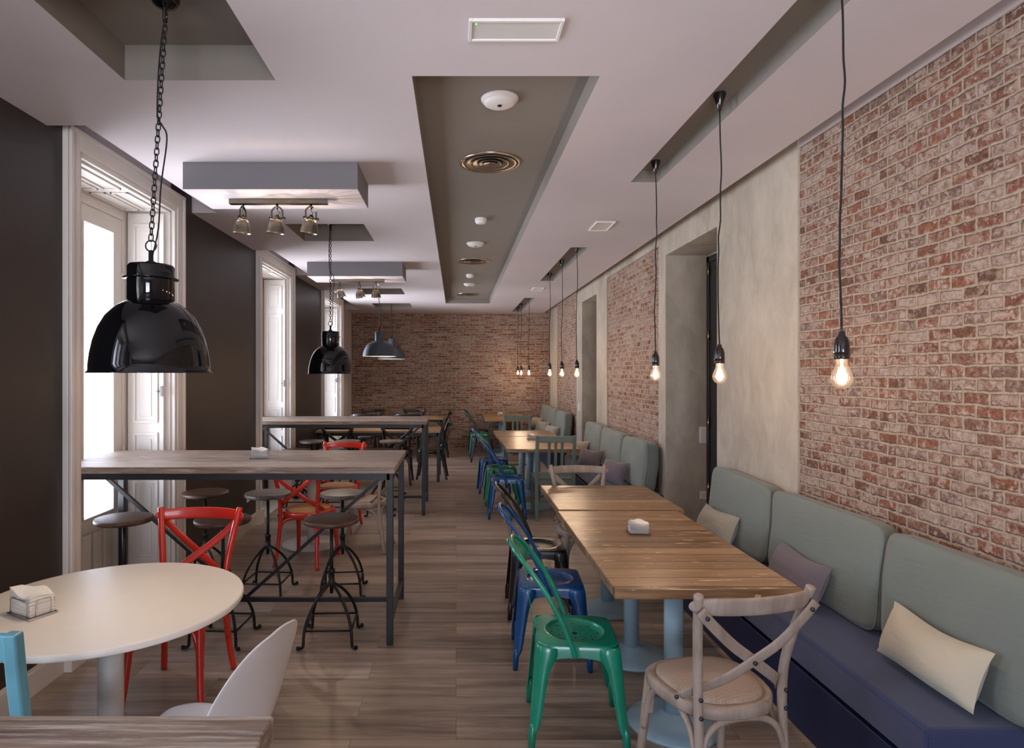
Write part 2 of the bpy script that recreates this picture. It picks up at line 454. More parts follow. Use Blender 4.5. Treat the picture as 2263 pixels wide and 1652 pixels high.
def thin_glass(name, tint=(1,1,1,1), glossy=.08, glow=None):
    t = NT(name); n = t.n
    tr = n.new('ShaderNodeBsdfTransparent'); tr.inputs[0].default_value = tint
    gl = n.new('ShaderNodeBsdfGlossy'); gl.inputs['Roughness'].default_value = .02
    fr = n.new('ShaderNodeLayerWeight'); fr.inputs[0].default_value = .25
    mx = n.new('ShaderNodeMixShader')
    t.link(t.math('ADD', t.math('MULTIPLY', fr.outputs['Fresnel'], .7), glossy), mx.inputs[0])
    t.link(tr.outputs[0], mx.inputs[1]); t.link(gl.outputs[0], mx.inputs[2])
    last = mx.outputs[0]
    if glow:
        em = n.new('ShaderNodeEmission'); em.inputs[0].default_value = glow[0]; em.inputs[1].default_value = glow[1]
        ad = n.new('ShaderNodeAddShader'); t.link(last, ad.inputs[0]); t.link(em.outputs[0], ad.inputs[1]); last = ad.outputs[0]
    t.link(last, t.out.inputs['Surface'])
    return t.mat
m_glass = thin_glass('window_glass')
m_bulb = thin_glass('lit_bulb_glass', glow=((1, .62, .34, 1), .35), glossy=.03)
m_spotbulb = thin_glass('lit_spot_bulb', glow=((1, .72, .45, 1), 9), glossy=.03)
m_filament = emit('hot_filament', (1, .75, .45, 1), 40)
m_acrylic = thin_glass('clear_acrylic', tint=(.96,.97,.98,1), glossy=.1)

WARM = (1.0, .70, .46)
WHITEWARM = (1.0, .82, .62)
def point(loc, energy, radius, parent, name='bulb_light', col=WARM):
    l = bpy.data.lights.new(name, 'POINT'); l.energy = energy; l.shadow_soft_size = radius; l.color = col
    o = bpy.data.objects.new(name, l); C.objects.link(o); o.parent = parent; o.location = loc
    return o
# ================================================================== ROOM
ZC = 2.96        # ceiling height
ZT = 3.16
YB = 14.0; YF = -3.8
XL = -2.17; XR = 2.05

o = MB().box(-2.75, 2.75, YF-.2, YB+.2, -.1, 0).build('floor', m_floor); structure(o)

# ---- ceiling: one sheet with its coffers, slots and window notches let into it
holes = [  # x0,x1,y0,y1,depth,material(0 white,1 grey)
    (-1.485, -.81, 2.13, 2.84, .158, 1),
    (-1.51, -.815, 5.59, 6.31, .158, 1),
    (-1.54, -.855, 9.86, 10.60, .158, 1),
    (-1.60, -.875, 11.98, 12.72, .158, 1),
    (-.195, .635, 2.80, 12.0, .10, 1),
    (1.20, 1.388, 1.85, 4.36, .08, 1),
    (1.20, 1.388, 6.63, 9.06, .08, 1),
    (1.20, 1.388, 11.10, 13.66, .08, 1),
    (1.92, 2.2, YF-.1, YB+.1, .2, 0),
    (-2.5, -1.967, -3.55, -1.72, .2, 0),
    (-2.5, -1.967, -.1, 1.75, .2, 0),
    (-2.5, -1.967, 3.36, 5.20, .2, 0),
    (-2.5, -1.967, 6.78, 8.51, .2, 0),
    (-2.5, -1.99, 10.06, 13.2, .2, 0),
]
xs = sorted({-2.9, 2.9} | {h[0] for h in holes} | {h[1] for h in holes})
ys = sorted({YF-.2, YB+.2} | {h[2] for h in holes} | {h[3] for h in holes})
c = MB()
for i in range(len(xs)-1):
    for j in range(len(ys)-1):
        cx, cyy = (xs[i]+xs[i+1])/2, (ys[j]+ys[j+1])/2
        if any(h[0] < cx < h[1] and h[2] < cyy < h[3] for h in holes): continue
        c.quad((xs[i],ys[j],ZC),(xs[i],ys[j+1],ZC),(xs[i+1],ys[j+1],ZC),(xs[i+1],ys[j],ZC), 0)
for x0,x1,y0,y1,d,mi in holes:
    z = ZC + d
    c.quad((x0,y0,z),(x0,y1,z),(x1,y1,z),(x1,y0,z), mi)
    c.quad((x0,y0,ZC),(x1,y0,ZC),(x1,y0,z),(x0,y0,z), mi)
    c.quad((x0,y1,ZC),(x0,y1,z),(x1,y1,z),(x1,y1,ZC), mi)
    c.quad((x0,y0,ZC),(x0,y0,z),(x0,y1,z),(x0,y1,ZC), mi)
    c.quad((x1,y0,ZC),(x1,y1,ZC),(x1,y1,z),(x1,y0,z), mi)
c.box(-3.0, 3.0, YF-.3, YB+.3, 3.30, 3.36)  # unseen roof slab, added to keep outside light from leaking in
structure(c.build('ceiling', [m_ceil, m_grey]))

# ---- dropped grey boxes that carry the track lights
t = 0
for x0,x1,y0,y1 in ((-1.70,-.613,3.94,4.415), (-1.762,-.634,7.49,8.02)):
    t += 1
    b = MB(); z0 = 2.79
    b.box(x0,x1,y0,y1,z0,ZC,0, skip='tb'); b.quad((x0,y0,z0),(x1,y0,z0),(x1,y1,z0),(x0,y1,z0),1)
    b.f[-1].reverse()
    structure(b.build('trim_%d' % t, [m_boxgrey, m_ceil]))

# ---- left wall, dark paint, opened for the windows
w = MB(); prev = YF
ops = [(a+.13, b-.15) for a, b in WINS]
TOPO = 2.877
for a, b in ops:
    w.box(-2.62, XL, prev, a, 0, ZT+.04); w.box(-2.62, XL, a, b, TOPO, ZT+.04, 2); prev = b
w.box(-2.62, XL, prev, 12.15, 0, ZT+.04)
w.box(-2.62, -2.31, 12.15, YB+.2, 0, ZT+.04, 1)
structure(w.build('wall_left', [m_dark, m_ceil, m_ceil]))

# ---- back wall
structure(MB().box(-2.75, 2.75, YB, YB+.2, 0, ZT+.04).build('wall_back', m_brick_back))
# ---- wall behind the camera; its unseen glazed opening is added to let daylight in
w = MB(); w.box(-2.7,-1.0,YF-.2,YF,0,3.3); w.box(1.0,2.7,YF-.2,YF,0,3.3); w.box(-1.0,1.0,YF-.2,YF,2.35,3.3); w.box(-1.0,1.0,YF-.2,YF,0,.15)
structure(w.build('wall_front', m_plaster))

# ---- right wall
w = MB(); T = 3.2
def seg(y0, y1, mi, xb=2.75):
    if mi == 1:
        w.box(XR, xb, y0, y1, 0, 2.99, 1, skip='k' if y1 < 4 else ''); w.box(XR-.006, xb, y0, y1, 2.99, T, 2)
    else: w.box(XR-.012 if mi==0 else XR, xb, y0, y1, 0, T, mi)
seg(YF, 3.78, 1)
seg(3.78, 4.95, 0); 
w.box(XR-.012, 2.75, 4.95, 6.16, 2.79, T, 0); w.box(2.45, 2.75, 4.95, 6.16, 0, 2.79, 0)
seg(6.16, 6.38, 0)
w.box(XR, 2.75, 6.38, 8.57, 0, 2.925, 1); w.box(XR-.012, 2.75, 6.38, 8.57, 2.925, T, 0)
seg(8.57, 9.2, 0)
w.box(XR-.012, 2.75, 9.2, 10.25, 2.79, T, 0); w.box(2.45, 2.75, 9.2, 10.25, 0, 2.79, 0)
seg(10.25, 10.72, 0)
seg(10.72, 12.8, 1)
seg(12.8, 13.72, 0)
seg(13.72, YB+.1, 1)
structure(w.build('wall_right', [m_plaster, m_brick_side, m_ceil]))

# ---- skirting on the left wall
n = 0; prev = YF
for a, b in [(x, y) for x, y in WINS] + [(12.15, 12.15)]:
    n += 1
    m = MB(); m.box(XL, XL+.014, prev, a-.004, 0, .125); m.box(XL, XL+.008, prev, a-.004, .125, .14)
    if a > prev: structure(m.build('baseboard_left' if n == 1 else 'baseboard_left.%03d' % (n-1), m_base, bevel=.002))
    prev = b + .004

# ---- windows: casing, panelled lining, folded shutters, glazed doors
def frame_panel(m, x0, x1, y, z0, z1, d, s, mi=0):
    """raised moulding frame on a plane y = const facing -y (s=-1) or +y"""
    e = .022
    for (a, b, c1, d1) in ((x0,x1,z0,z0+e),(x0,x1,z1-e,z1),(x0,x0+e,z0+e,z1-e),(x1-e,x1,z0+e,z1-e)):
        m.box(a, b, min(y, y+s*d), max(y, y+s*d), c1, d1, mi)
    m.box(x0+.05, x1-.05, min(y, y+s*d*.5), max(y, y+s*d*.5), z0+.05, z1-.05, mi)
def window(k, y0, y1):
    root = bpy.data.objects.new('window_%d' % k, None); C.objects.link(root); structure(root)
    root['label'] = None or 'tall white casement window with folded panelled shutters'
    a, b = y0+.13, y1-.15; top = TOPO
    zo = 3.02
    m = MB()
    for xa, xb, i0, i1 in ((XL-.001, XL+.030, 0, 0), (XL+.030, XL+.042, .012, .03),):
        m.box(xa, xb, y0+i0, a-i1, 0, zo-i0); m.box(xa, xb, b+i1, y1-i0, 0, zo-i0); m.box(xa, xb, a-i1, b+i1, top+i1, zo-i0)
    m.box(XL+.042, XL+.052, y0, y0+.03, 0, zo); m.box(XL+.042, XL+.052, y1-.03, y1, 0, zo); m.box(XL+.042, XL+.052, y0+.03, y1-.03, zo-.03, zo)
    m.box(XL, XL+.056, y0-.006, a+.004, 0, .16); m.box(XL, XL+.056, b-.004, y1+.006, 0, .16)
    m.build('casing', m_white, root, bevel=.004)
    # lining
    m = MB()
    m.box(-2.52, XL, a-.004, a+.012, 0, top); m.box(-2.52, XL, b-.012, b+.004, 0, top); m.box(-2.52, XL, a, b, top-.014, top+.004)
    for (p, q) in ((a+.10, (a+b)/2-.04), ((a+b)/2+.04, b-.10)):
        for (u, v2) in ((-2.47, -2.36), (-2.33, -2.21)):
            e = .014
            m.box(u, v2, p, p+e, top-.024, top-.014); m.box(u, v2, q-e, q, top-.024, top-.014)
            m.box(u, u+e, p, q, top-.024, top-.014); m.box(v2-e, v2, p, q, top-.024, top-.014)
    m.box(-2.62, -2.17, a, b, -.0, .012)
    m.build('lining', m_white, root, bevel=.002)
    # fixed frame
    m = MB()
    m.box(-2.56, -2.49, a, a+.08, 0, top-.014); m.box(-2.56, -2.49, b-.08, b, 0, top-.014); m.box(-2.56, -2.49, a+.08, b-.08, top-.09, top-.014)
    m.build('door_frame', m_white, root, bevel=.003)
    mid = a + .46*(b-a)
    for s0, s1, sa, sb in ((a+.08, mid, .11, .06), (mid, b-.08, .06, .115)):
        m = MB(); tz = top-.09
        m.box(-2.555, -2.50, s0, s0+sa, .012, tz); m.box(-2.555, -2.50, s1-sb, s1, .012, tz)
        m.box(-2.555, -2.50, s0+sa, s1-sb, 2.67, tz); m.box(-2.555, -2.50, s0+sa, s1-sb, .56, .66)
        m.box(-2.545, -2.515, s0+sa, s1-sb, .012, .56)
        nb = 3
        for q in range(nb):
            w0 = s0+sa + (s1-s0-sa-sb)*q/nb
            m.box(-2.515, -2.505, w0+.012, w0+(s1-s0-sa-sb)/nb-.012, .09, .54)
        for (g0, g1, h0, h1) in ((s0+sa, s0+sa+.014, .66, 2.67), (s1-sb-.014, s1-sb, .66, 2.67)):
            m.box(-2.53, -2.492, g0, g1, h0, h1)
        lf = m.build('casement', m_white, root, bevel=.003)
        g = MB().box(-2.530, -2.526, s0+sa, s1-sb, .66, 2.67).build('glass_pane', m_glass, lf)
    m = MB()
    for z in (.35, 1.05, 1.75, 2.45):
        m.tube([(-2.492, b-.078, z-.05), (-2.492, b-.078, z+.05)], .007, 8)
    m.build('hinge', m_white, root)
    # shutters folded against both sides
    for yy, s in ((b-.012, -1), (a+.012, 1)):
        m = MB()
        m.box(-2.475, -2.205, min(yy+s*.006, yy+s*.034), max(yy+s*.006, yy+s*.034), .02, top-.03)
        for (z0, z1) in ((2.47, 2.77), (1.27, 2.40), (.91, 1.20), (.24, .84)):
            frame_panel(m, -2.435, -2.245, yy+s*.034, z0, z1, .010, s)
        sh = m.build('shutter', m_white, root, bevel=.003)
        h = MB(); h.box(-2.222, -2.207, min(yy+s*.034, yy+s*.05), max(yy+s*.034, yy+s*.05), 1.47, 1.55)
        h.tube([(-2.23, yy+s*.045, 1.51), (-2.26, yy+s*.055, 1.51)], .006, 8)
        h.build('latch', m_chrome, sh)
for k, (y0, y1) in enumerate(WINS): window(k+1, y0, y1)
# unseen glazing behind the camera, added and sized for the daylight it gives
root = bpy.data.objects.new('window_6', None); C.objects.link(root); structure(root)
m = MB()
for x in (-1.0, -.03, .94): m.box(x, x+.06, YF-.12, YF-.05, .15, 2.35)
m.box(-1.0, 1.0, YF-.12, YF-.05, .15, .22); m.box(-1.0, 1.0, YF-.12, YF-.05, 2.28, 2.35)
m.build('frame', m_white, root); MB().box(-1.0, 1.0, YF-.09, YF-.085, .2, 2.3).build('glass_pane', m_glass, root)

# ---- black doors at the back of the two niches of the right wall
for k, (y0, y1) in enumerate(((5.0, 6.10), (9.25, 10.19))):
    root = bpy.data.objects.new('door_%d' % (k+1), None); C.objects.link(root); structure(root)
    x = 2.449
    m = MB(); m.box(x-.04, x, y0, y0+.06, 0, 2.76); m.box(x-.04, x, y1-.06, y1, 0, 2.76); m.box(x-.04, x, y0, y1, 2.70, 2.76)
    m.build('door_frame', m_doorblk, root, bevel=.004)
    m = MB(); m.box(x-.03, x, y0+.06, y1-.06, .0, 2.70)
    for z0, z1 in ((.2, 1.0), (1.1, 2.6)):
        for q0, q1 in ((y0+.13, (y0+y1)/2-.03), ((y0+y1)/2+.03, y1-.13)):
            m.box(x-.036, x-.03, q0, q1, z0, z1)
    leaf = m.build('door_leaf', m_doorblk, root, bevel=.004)
    for z in (.55, 1.17, 2.0, 2.62)[:4]:
        MB().tube([(x-.044, y1-.062, z-.045), (x-.044, y1-.062, z+.045)], .008, 8).build('hinge', m_brass, leaf)

# ================================================================== CEILING FITTINGS
def disc_fitting(name, label, cat, x, y, z, r, kind, group=None):
    t = thing(name, label, cat, (x, y, z), 0, group)
    if kind == 'speaker':
        MB().lathe([(r, 0), (r, -.006), (r*.93, -.016), (r*.86, -.018)], 40).build('rim', m_plastic, t)
        m = MB().lathe([(r*.86, -.014), (r*.84, -.026), (r*.7, -.034), (0.001, -.036)], 40)
        m.build('cover', m_plastic, t)
        MB().lathe([(.012, -.036), (.011, -.040), (.001, -.040)], 14).build('sensor', m_holes, t)
    elif kind == 'smoke':
        MB().lathe([(r, 0), (r, -.018), (r*.96, -.022), (r*.96, -.03), (r*.8, -.045), (r*.4, -.05), (.001, -.05)], 28).build('housing', m_plastic, t)
        MB().lathe([(.006, 0), (.006, -.004), (.001, -.005)], 10, M=Matrix.Translation((r*.55, 0, -.043))).build('indicator', m_socket, t)
    else:
        m = MB().lathe([(r, 0), (r, -.006), (r*.95, -.012), (r*.90, -.010), (r*.84, -.001)], 48)
        m.build('rim', m_alu, t)
        for q in (.74, .53, .32):
            MB().lathe([(r*q*1.16, -.012), (r*q*1.14, -.014), (r*q*1.02, -.010), (r*q*.80, -.002)], 40).build('cone_ring', m_alu, t)
        MB().lathe([(r*.22, -.014), (r*.12, -.010), (.001, -.006)], 24).build('cone_ring', m_alu, t)
    return t
zc = ZC + .10
disc_fitting('ceiling_speaker','round white ceiling disc in the grey trough, nearest to the viewer','ceiling speaker',.224,3.26,zc,.096,'speaker','white discs in the trough')
disc_fitting('ceiling_speaker','round white ceiling disc between the nearer smoke detector and middle diffuser','ceiling speaker',.21,6.90,zc,.096,'speaker','white discs in the trough')
disc_fitting('ceiling_speaker','farthest round white ceiling disc in the grey trough','ceiling speaker',.215,10.07,zc,.096,'speaker','white discs in the trough')
def diffuser(label, x, y):
    t = disc_fitting('ceiling_diffuser', label, 'air vent', x, y, zc-.001, .205, 'diff', 'round diffusers in the trough')
    MB().lathe([(.18, -.0005), (.001, -.0005)], 32).build('throat_shade_disc', m_holes, t)  # flat disc, shade of the recess put into its dark colour
diffuser('largest-looking round metal air diffuser in the grey ceiling trough, nearest', .227, 4.245)
diffuser('round metal air diffuser in the middle of the grey ceiling trough', .215, 8.0)
diffuser('round metal air diffuser at the far end of the grey ceiling trough', .205, 11.4)
disc_fitting('smoke_detector','small white smoke detector in the trough, just behind the nearest metal diffuser','smoke detector',.227,5.80,zc,.055,'smoke','smoke detectors')
disc_fitting('smoke_detector','small white smoke detector farther down the trough, before the last white disc','smoke detector',.20,9.1,zc,.055,'smoke','smoke detectors')
def emlight(label, x, y, sx, sy, led):
    t = thing('emergency_light', label, 'emergency light', (x, y, ZC), 0, 'flat emergency lights on the ceiling')
    m = MB(); e = .013
    for a in ((-sx/2,-sx/2+e,-sy/2,sy/2),(sx/2-e,sx/2,-sy/2,sy/2),(-sx/2+e,sx/2-e,-sy/2,-sy/2+e),(-sx/2+e,sx/2-e,sy/2-e,sy/2)):
        m.box(*a, -.012, .0)
    m.build('frame', m_plastic, t, bevel=.002)
    MB().box(-sx/2+e, sx/2-e, -sy/2+e, sy/2-e, -.006, 0).build('diffuser_panel', m_colwhite, t)
    MB().lathe([(.004,-.006),(.003,-.009),(.0005,-.0095)], 10, M=Matrix.Translation((led[0],led[1],0))).build('indicator_light', m_greenled, t)
emlight('largest flat white emergency light, on the ceiling in front of the grey trough', .225, 2.415, .355, .15, (-.15,-.045))
emlight('flat white emergency light on the ceiling right of the trough, before the middle slot', 1.30, 5.65, .17, .34, (.06,-.14))
emlight('smallest-looking flat white emergency light on the ceiling, between the two farther slots', 1.275, 9.9, .17, .34, (.06,-.14))

# ================================================================== LAMPS
def link(m, p, t, side, L=.030, wd=.0165, r=.0026):
    t = t.normalized(); a = Vector(side) - t*Vector(side).dot(t); a.normalize()
    pts = []
    for k in range(12):
        an = 2*math.pi*k/12
        cx, sy = math.cos(an), math.sin(an)
        pts.append(p + a*(wd/2)*max(-1, min(1, cx*1.25)) + t*(L/2)*sy)
    m.tube(pts, r, 6, closed=True)
def chain(m, p, q, pitch=.0235, **kw):
    p = Vector(p); q = Vector(q); n = int((q-p).length/pitch); d = (q-p)/n
    for i in range(n+1):
        link(m, p+d*i, d, (1,0,0) if i % 2 == 0 else (0,1,0), **kw)
def dome_lamp(label, x, y, z, top, zr, cxoff=0, kind='black', energy=14, group=None, scale=1.0):
    t = thing('pendant_lamp', label, 'pendant lamp', (x, y, z), 0, group)
    H = (top - z)
    if kind == 'black':
        mat = m_lampblack
        prof = [(.084,.272),(.10,.266),(.125,.25),(.158,.215),(.182,.17),(.199,.12),(.209,.07),(.2135,.03),(.2145,.006),(.222,.0),(.2225,-.003),(.212,-.002),(.205,.05),(.19,.12),(.165,.19),(.12,.235),(.08,.25),(.02,.255)]
        sh = MB().lathe([(r*scale, h*scale) for r, h in prof], 56, mi=0)
        for i in range(len(sh.f)):
            if i >= 11*56: sh.m[i] = 1
        sh.build('shade', [mat, m_lampin], t)
        cap = [(.07,.255),(.0845,.278),(.0845,.405),(.080,.413),(.03,.418),(.008,.42)]
        MB().lathe([(r*scale, h*scale) for r, h in cap], 48).build('neck', mat, t)
        MB().lathe([(.0845*scale,.3565*scale),(.099*scale,.358*scale),(.1005*scale,.360*scale),(.099*scale,.362*scale),(.0845*scale,.3635*scale)], 48).build('collar_ring', mat, t)
        zt = .42*scale; rr = .02
    else:
        mat = m_lampslate
        prof = [(.07,.25),(.11,.243),(.16,.222),(.205,.18),(.238,.12),(.258,.06),(.266,.006),(.268,0),(.262,0),(.252,.06),(.23,.12),(.195,.17),(.12,.225),(.02,.235)]
        sh = MB().lathe(prof, 48)
        for i in range(len(sh.f)):
            if i >= 7*48: sh.m[i] = 1
        sh.build('shade', [mat, m_lampin], t)
        MB().lathe([(.07,.24),(.07,.385),(.06,.395),(.006,.40)], 32).build('neck', mat, t)
        zt = .40
    pin = MB().lathe([(.018,zt-.002),(.018,zt+.006),(.009,zt+.01),(.009,zt+.05),(.001,zt+.052)], 14)
    pin.build('stem', m_blackmetal, t)
    ring = MB(); ring.tube([(.021*math.cos(a), 0, zt+.068+.021*math.sin(a)) for a in [2*math.pi*k/20 for k in range(20)]], .003, 6, closed=True)
    ring.build('hanging_ring', m_blackmetal, t)
    end = Vector((cxoff, 0, H-.115 if kind == 'black' else H-.05))
    ch = MB(); chain(ch, (0,0,zt+.10), end, pitch=.0235 if kind=='black' else .03)
    ch.build('chain', m_blackmetal, t)
    a = Vector((0,0,zt+.03))
    L = end - a
    cp = [a + Vector((.006,0,0)), a+L*.12+Vector((.022,0,.0)), a+L*.3+Vector((.022,.0,0)), a+L*.5+Vector((.034,0,0)), a+L*.56+Vector((.012,0,0)), a+L*.6+Vector((-.008,.0,0)), a+L*.75+Vector((-.014,0,0)), a+L*.9+Vector((-.012,0,0)), end+Vector((0,0,.03))]
    MB().tube(spline(cp, 5), .0032, 6).build('cord', m_cord, t)
    M = Matrix.Translation((cxoff, 0, 0))
    cn = MB().lathe([(.052,H),(.055,H-.012),(.053,H-.03),(.043,H-.047),(.022,H-.058),(.010,H-.062),(.009,H-.11),(.001,H-.115)], 36, M=M)
    cn.build('canopy', m_lampblack if kind=='black' else mat, t)
    b = MB().lathe([(.013,.20),(.016,.18),(.032,.14),(.035,.12),(.03,.095),(.015,.08),(.001,.078)], 20)
    b.build('light_bulb', m_bulb, t)
    point((0,0,.12), energy*1.1, .022, t, col=WHITEWARM)
    return t
TOPC = ZC + .157
dome_lamp('largest glossy black dome pendant lamp on a chain, over the white round table', -1.180, 2.45, 1.652, TOPC, 0, .055, 'black', 13, 'black dome lamps', 1.0)
dome_lamp('smaller-looking glossy black dome pendant, in front of the second dark wall panel', -1.20, 6.05, 1.642, TOPC, 0, 0, 'black', 13, 'black dome lamps', .97)
dome_lamp('matt slate-blue wide dome pendant on the left, the nearer of the pair', -1.235, 10.2, 1.912, TOPC, 0, 0, 'slate', 10, 'slate dome lamps')
dome_lamp('matt slate-blue wide dome pendant half hidden behind its nearer twin', -1.25, 12.3, 1.914, TOPC, 0, 0, 'slate', 10, 'slate dome lamps')

def bulb_pendant(label, x, y, group):
    zt = ZC + .08; zb = 1.65
    t = thing('bulb_pendant', label, 'pendant lamp', (x, y, zb), 0, group)
    H = zt - zb
    MB().lathe([(.030,H),(.031,H-.012),(.018,H-.05),(.008,H-.088),(.004,H-.09)], 24).build('ceiling_cone', m_socket, t)
    rn = random.Random(int(y*100)); pts = []
    for k in range(16):
        f = k/15; pts.append(((rn.random()-.5)*.010*math.sin(math.pi*f) - .006*math.sin(2*math.pi*f), (rn.random()-.5)*.006, .135 + (H-.09-.135)*f))
    MB().tube(spline(pts, 3), .0036, 7).build('cord', m_cord, t)
    pr = [(.004,.142),(.009,.140),(.012,.125),(.018,.120),(.0235,.100),(.0245,.075),(.0245,.062),(.0228,.061),(.0228,.059),(.0245,.058),(.0245,.046),(.018,.046)]
    s = MB().lathe(pr, 32)
    s.build('lamp_socket', m_socket, t)
    g = MB().lathe([(.0175,.05),(.0175,.036),(.020,.022),(.027,.006),(.032,-.008),(.0335,-.020),(.031,-.034),(.024,-.046),(.012,-.0535),(.001,-.0555)], 32)
    gb = g.build('light_bulb', m_bulb, t)
    f = MB()
    f.tube([(0,0,.045),(0,0,.012)], .004, 8)
    for k in range(6):
        an = k*math.pi/3
        f.tube([(.004*math.cos(an),.004*math.sin(an),.012),(.017*math.cos(an),.017*math.sin(an),-.006),(.017*math.cos(an+.5),.017*math.sin(an+.5),-.026)], .0007, 5)
    f.build('filament', m_filament, gb)
    point((0,0,-.014), 10.5, .016, t)
G = 'bare bulbs hanging along the right side'
bulb_pendant('bare glowing bulb on a black cord before the brick wall, nearest and largest', 1.315, 2.16, G)
bulb_pendant('bare glowing bulb hanging in front of the black door and wide plaster panel', 1.312, 3.155, G)
bulb_pendant('bare glowing bulb, third from the right, before the edge of the middle brick panel', 1.31, 4.16, G)
bulb_pendant('bare glowing bulb, rightmost of the three hanging from the middle ceiling slot', 1.31, 6.87, G)
bulb_pendant('bare glowing bulb, middle one of the three hanging from the middle ceiling slot', 1.31, 7.84, G)
bulb_pendant('bare glowing bulb, leftmost of the three hanging from the middle ceiling slot', 1.31, 8.86, G)
bulb_pendant('bare glowing bulb, rightmost of the far cluster of three before the end wall', 1.31, 11.4, G)
bulb_pendant('bare glowing bulb, middle of the far cluster of three before the end wall', 1.31, 12.75, G)
bulb_pendant('bare glowing bulb, leftmost of the far cluster of three before the end wall', 1.31, 13.45, G)

def track_light(label, x0, x1, y, heads):
    z = 2.79; xc = (x0+x1)/2
    t = thing('track_light', label, 'ceiling spotlight', (xc, y, z), 0, 'track lights under the grey boxes')
    MB().box(x0-xc, x1-xc, -.022, .022, -.034, 0).build('track_bar', m_nickel, t, bevel=.003)
    for hx, ry, rx, yaw in heads:
        M = Matrix.Translation((hx-xc, 0, -.125)) @ Matrix.Rotation(R(ry),4,'Y') @ Matrix.Rotation(R(rx),4,'X') @ Matrix.Rotation(R(yaw),4,'Z') @ Matrix.Translation((0,0,-.098))
        MY = Matrix.Translation((hx-xc, 0, 0)) @ Matrix.Rotation(R(yaw),4,'Z')
        prof = [(.060,.0),(.0585,.003),(.056,.014),(.0525,.04),(.047,.062),(.041,.074),(.031,.088),(.027,.093),(.001,.094)]
        hd = MB().lathe(prof, 44, M=M, skip=lambda i, k: i == 5 and k % 2 == 0)
        hd = hd.build('lamp_head', m_nickel, t, solid=.0015)
        MB().lathe([(.001,.118),(.012,.118),(.014,.108),(.022,.108),(.023,.094),(.015,.093)], 20, M=M).build('neck', m_nickel, hd)
        yk = MB()
        A = [MY @ Vector(p) for p in ((-.036,0,-.125),(-.036,0,-.075),(-.016,0,-.052),(0,0,-.049),(.016,0,-.052),(.036,0,-.075),(.036,0,-.125))]
        for p, q in zip(A, A[1:]): yk.bar(p, q, .012, .003, up=(0,1,0))
        yk.tube([MY @ Vector((0,0,-.034)), MY @ Vector((0,0,-.064))], .008, 12)
        yk.build('yoke', m_nickel, hd)
        kn = MB()
        for s in (-1, 1):
            kn.tube([MY @ Vector((s*.022,0,-.125)), MY @ Vector((s*.042,0,-.125)), MY @ Vector((s*.043,0,-.125)), MY @ Vector((s*.052,0,-.125))], [.004,.004,.009,.009], 12)
        kn.build('clamp_knob', m_iron, hd)
        MB().tube(spline([MY @ Vector(p) for p in ((0,0,-.062),(.004,.006,-.076),(.018,.01,-.086),(.012,.004,-.094),(0,0,-.108))], 4), .0018, 6).build('wire', m_cord, hd)
        bl = MB().lathe([(.014,.072),(.020,.055),(.024,.04),(.018,.028),(.001,.025)], 16, M=M)
        bl.build('light_bulb', m_spotbulb, hd)
        p = M @ Vector((0,0,.048))
        point(p, 5.0, .004, t)
track_light('nickel track light with three bell spots under the nearer grey ceiling box', -1.49, -.845, 4.17, ((-1.403, 4, 4, 80), (-1.178, 7, 4, 0), (-.955, 9, 4, 35)))
track_light('nickel track light with three bell spots under the farther grey ceiling box', -1.52, -.875, 7.75, ((-1.428, -14, 2, 78), (-1.185, -10, 2, 78), (-.98, 0, 4, 20)))

# ================================================================== SWITCHES
def plate(name, label, cat, M, sw=.08, sh=.08, kind='socket'):
    t = thing(name, label, cat); t.matrix_world = M
    MB().box(-sw/2, sw/2, -.008, .0, -sh/2, sh/2).build('cover_plate', m_plastic, t, bevel=.003)
    if kind == 'socket': MB().add([(.02*math.cos(a), -.0085, .02*math.sin(a)) for a in [2*math.pi*k/20 for k in range(20)]], [list(range(20))]).build('socket_well', m_colwhite, t)
    else: MB().box(-sw*.36, sw*.36, -.013, -.008, -sh*.36, sh*.36).build('rocker', m_plastic, t, bevel=.002)
M0 = lambda x, y, z, rz: Matrix.Translation((x, y, z)) @ Matrix.Rotation(R(rz), 4, 'Z')
plate('light_switch', 'white switch plate on the plaster reveal beside the black door', 'light switch', M0(2.40, 6.16, 1.045, 0), .075, .16, 'sw')
plate('wall_socket', 'white socket low on the plaster reveal, just above the grey green cushion', 'socket', M0(2.41, 6.16, .46, 0))
plate('light_switch', 'small white switch on the plaster strip beside the far niche', 'light switch', M0(XR-.012, 10.48, 1.08, -90), .08, .12, 'sw')
plate('wall_socket', 'white socket low on the dark wall between the first two windows', 'socket', M0(XL, 6.6, .345, 90))
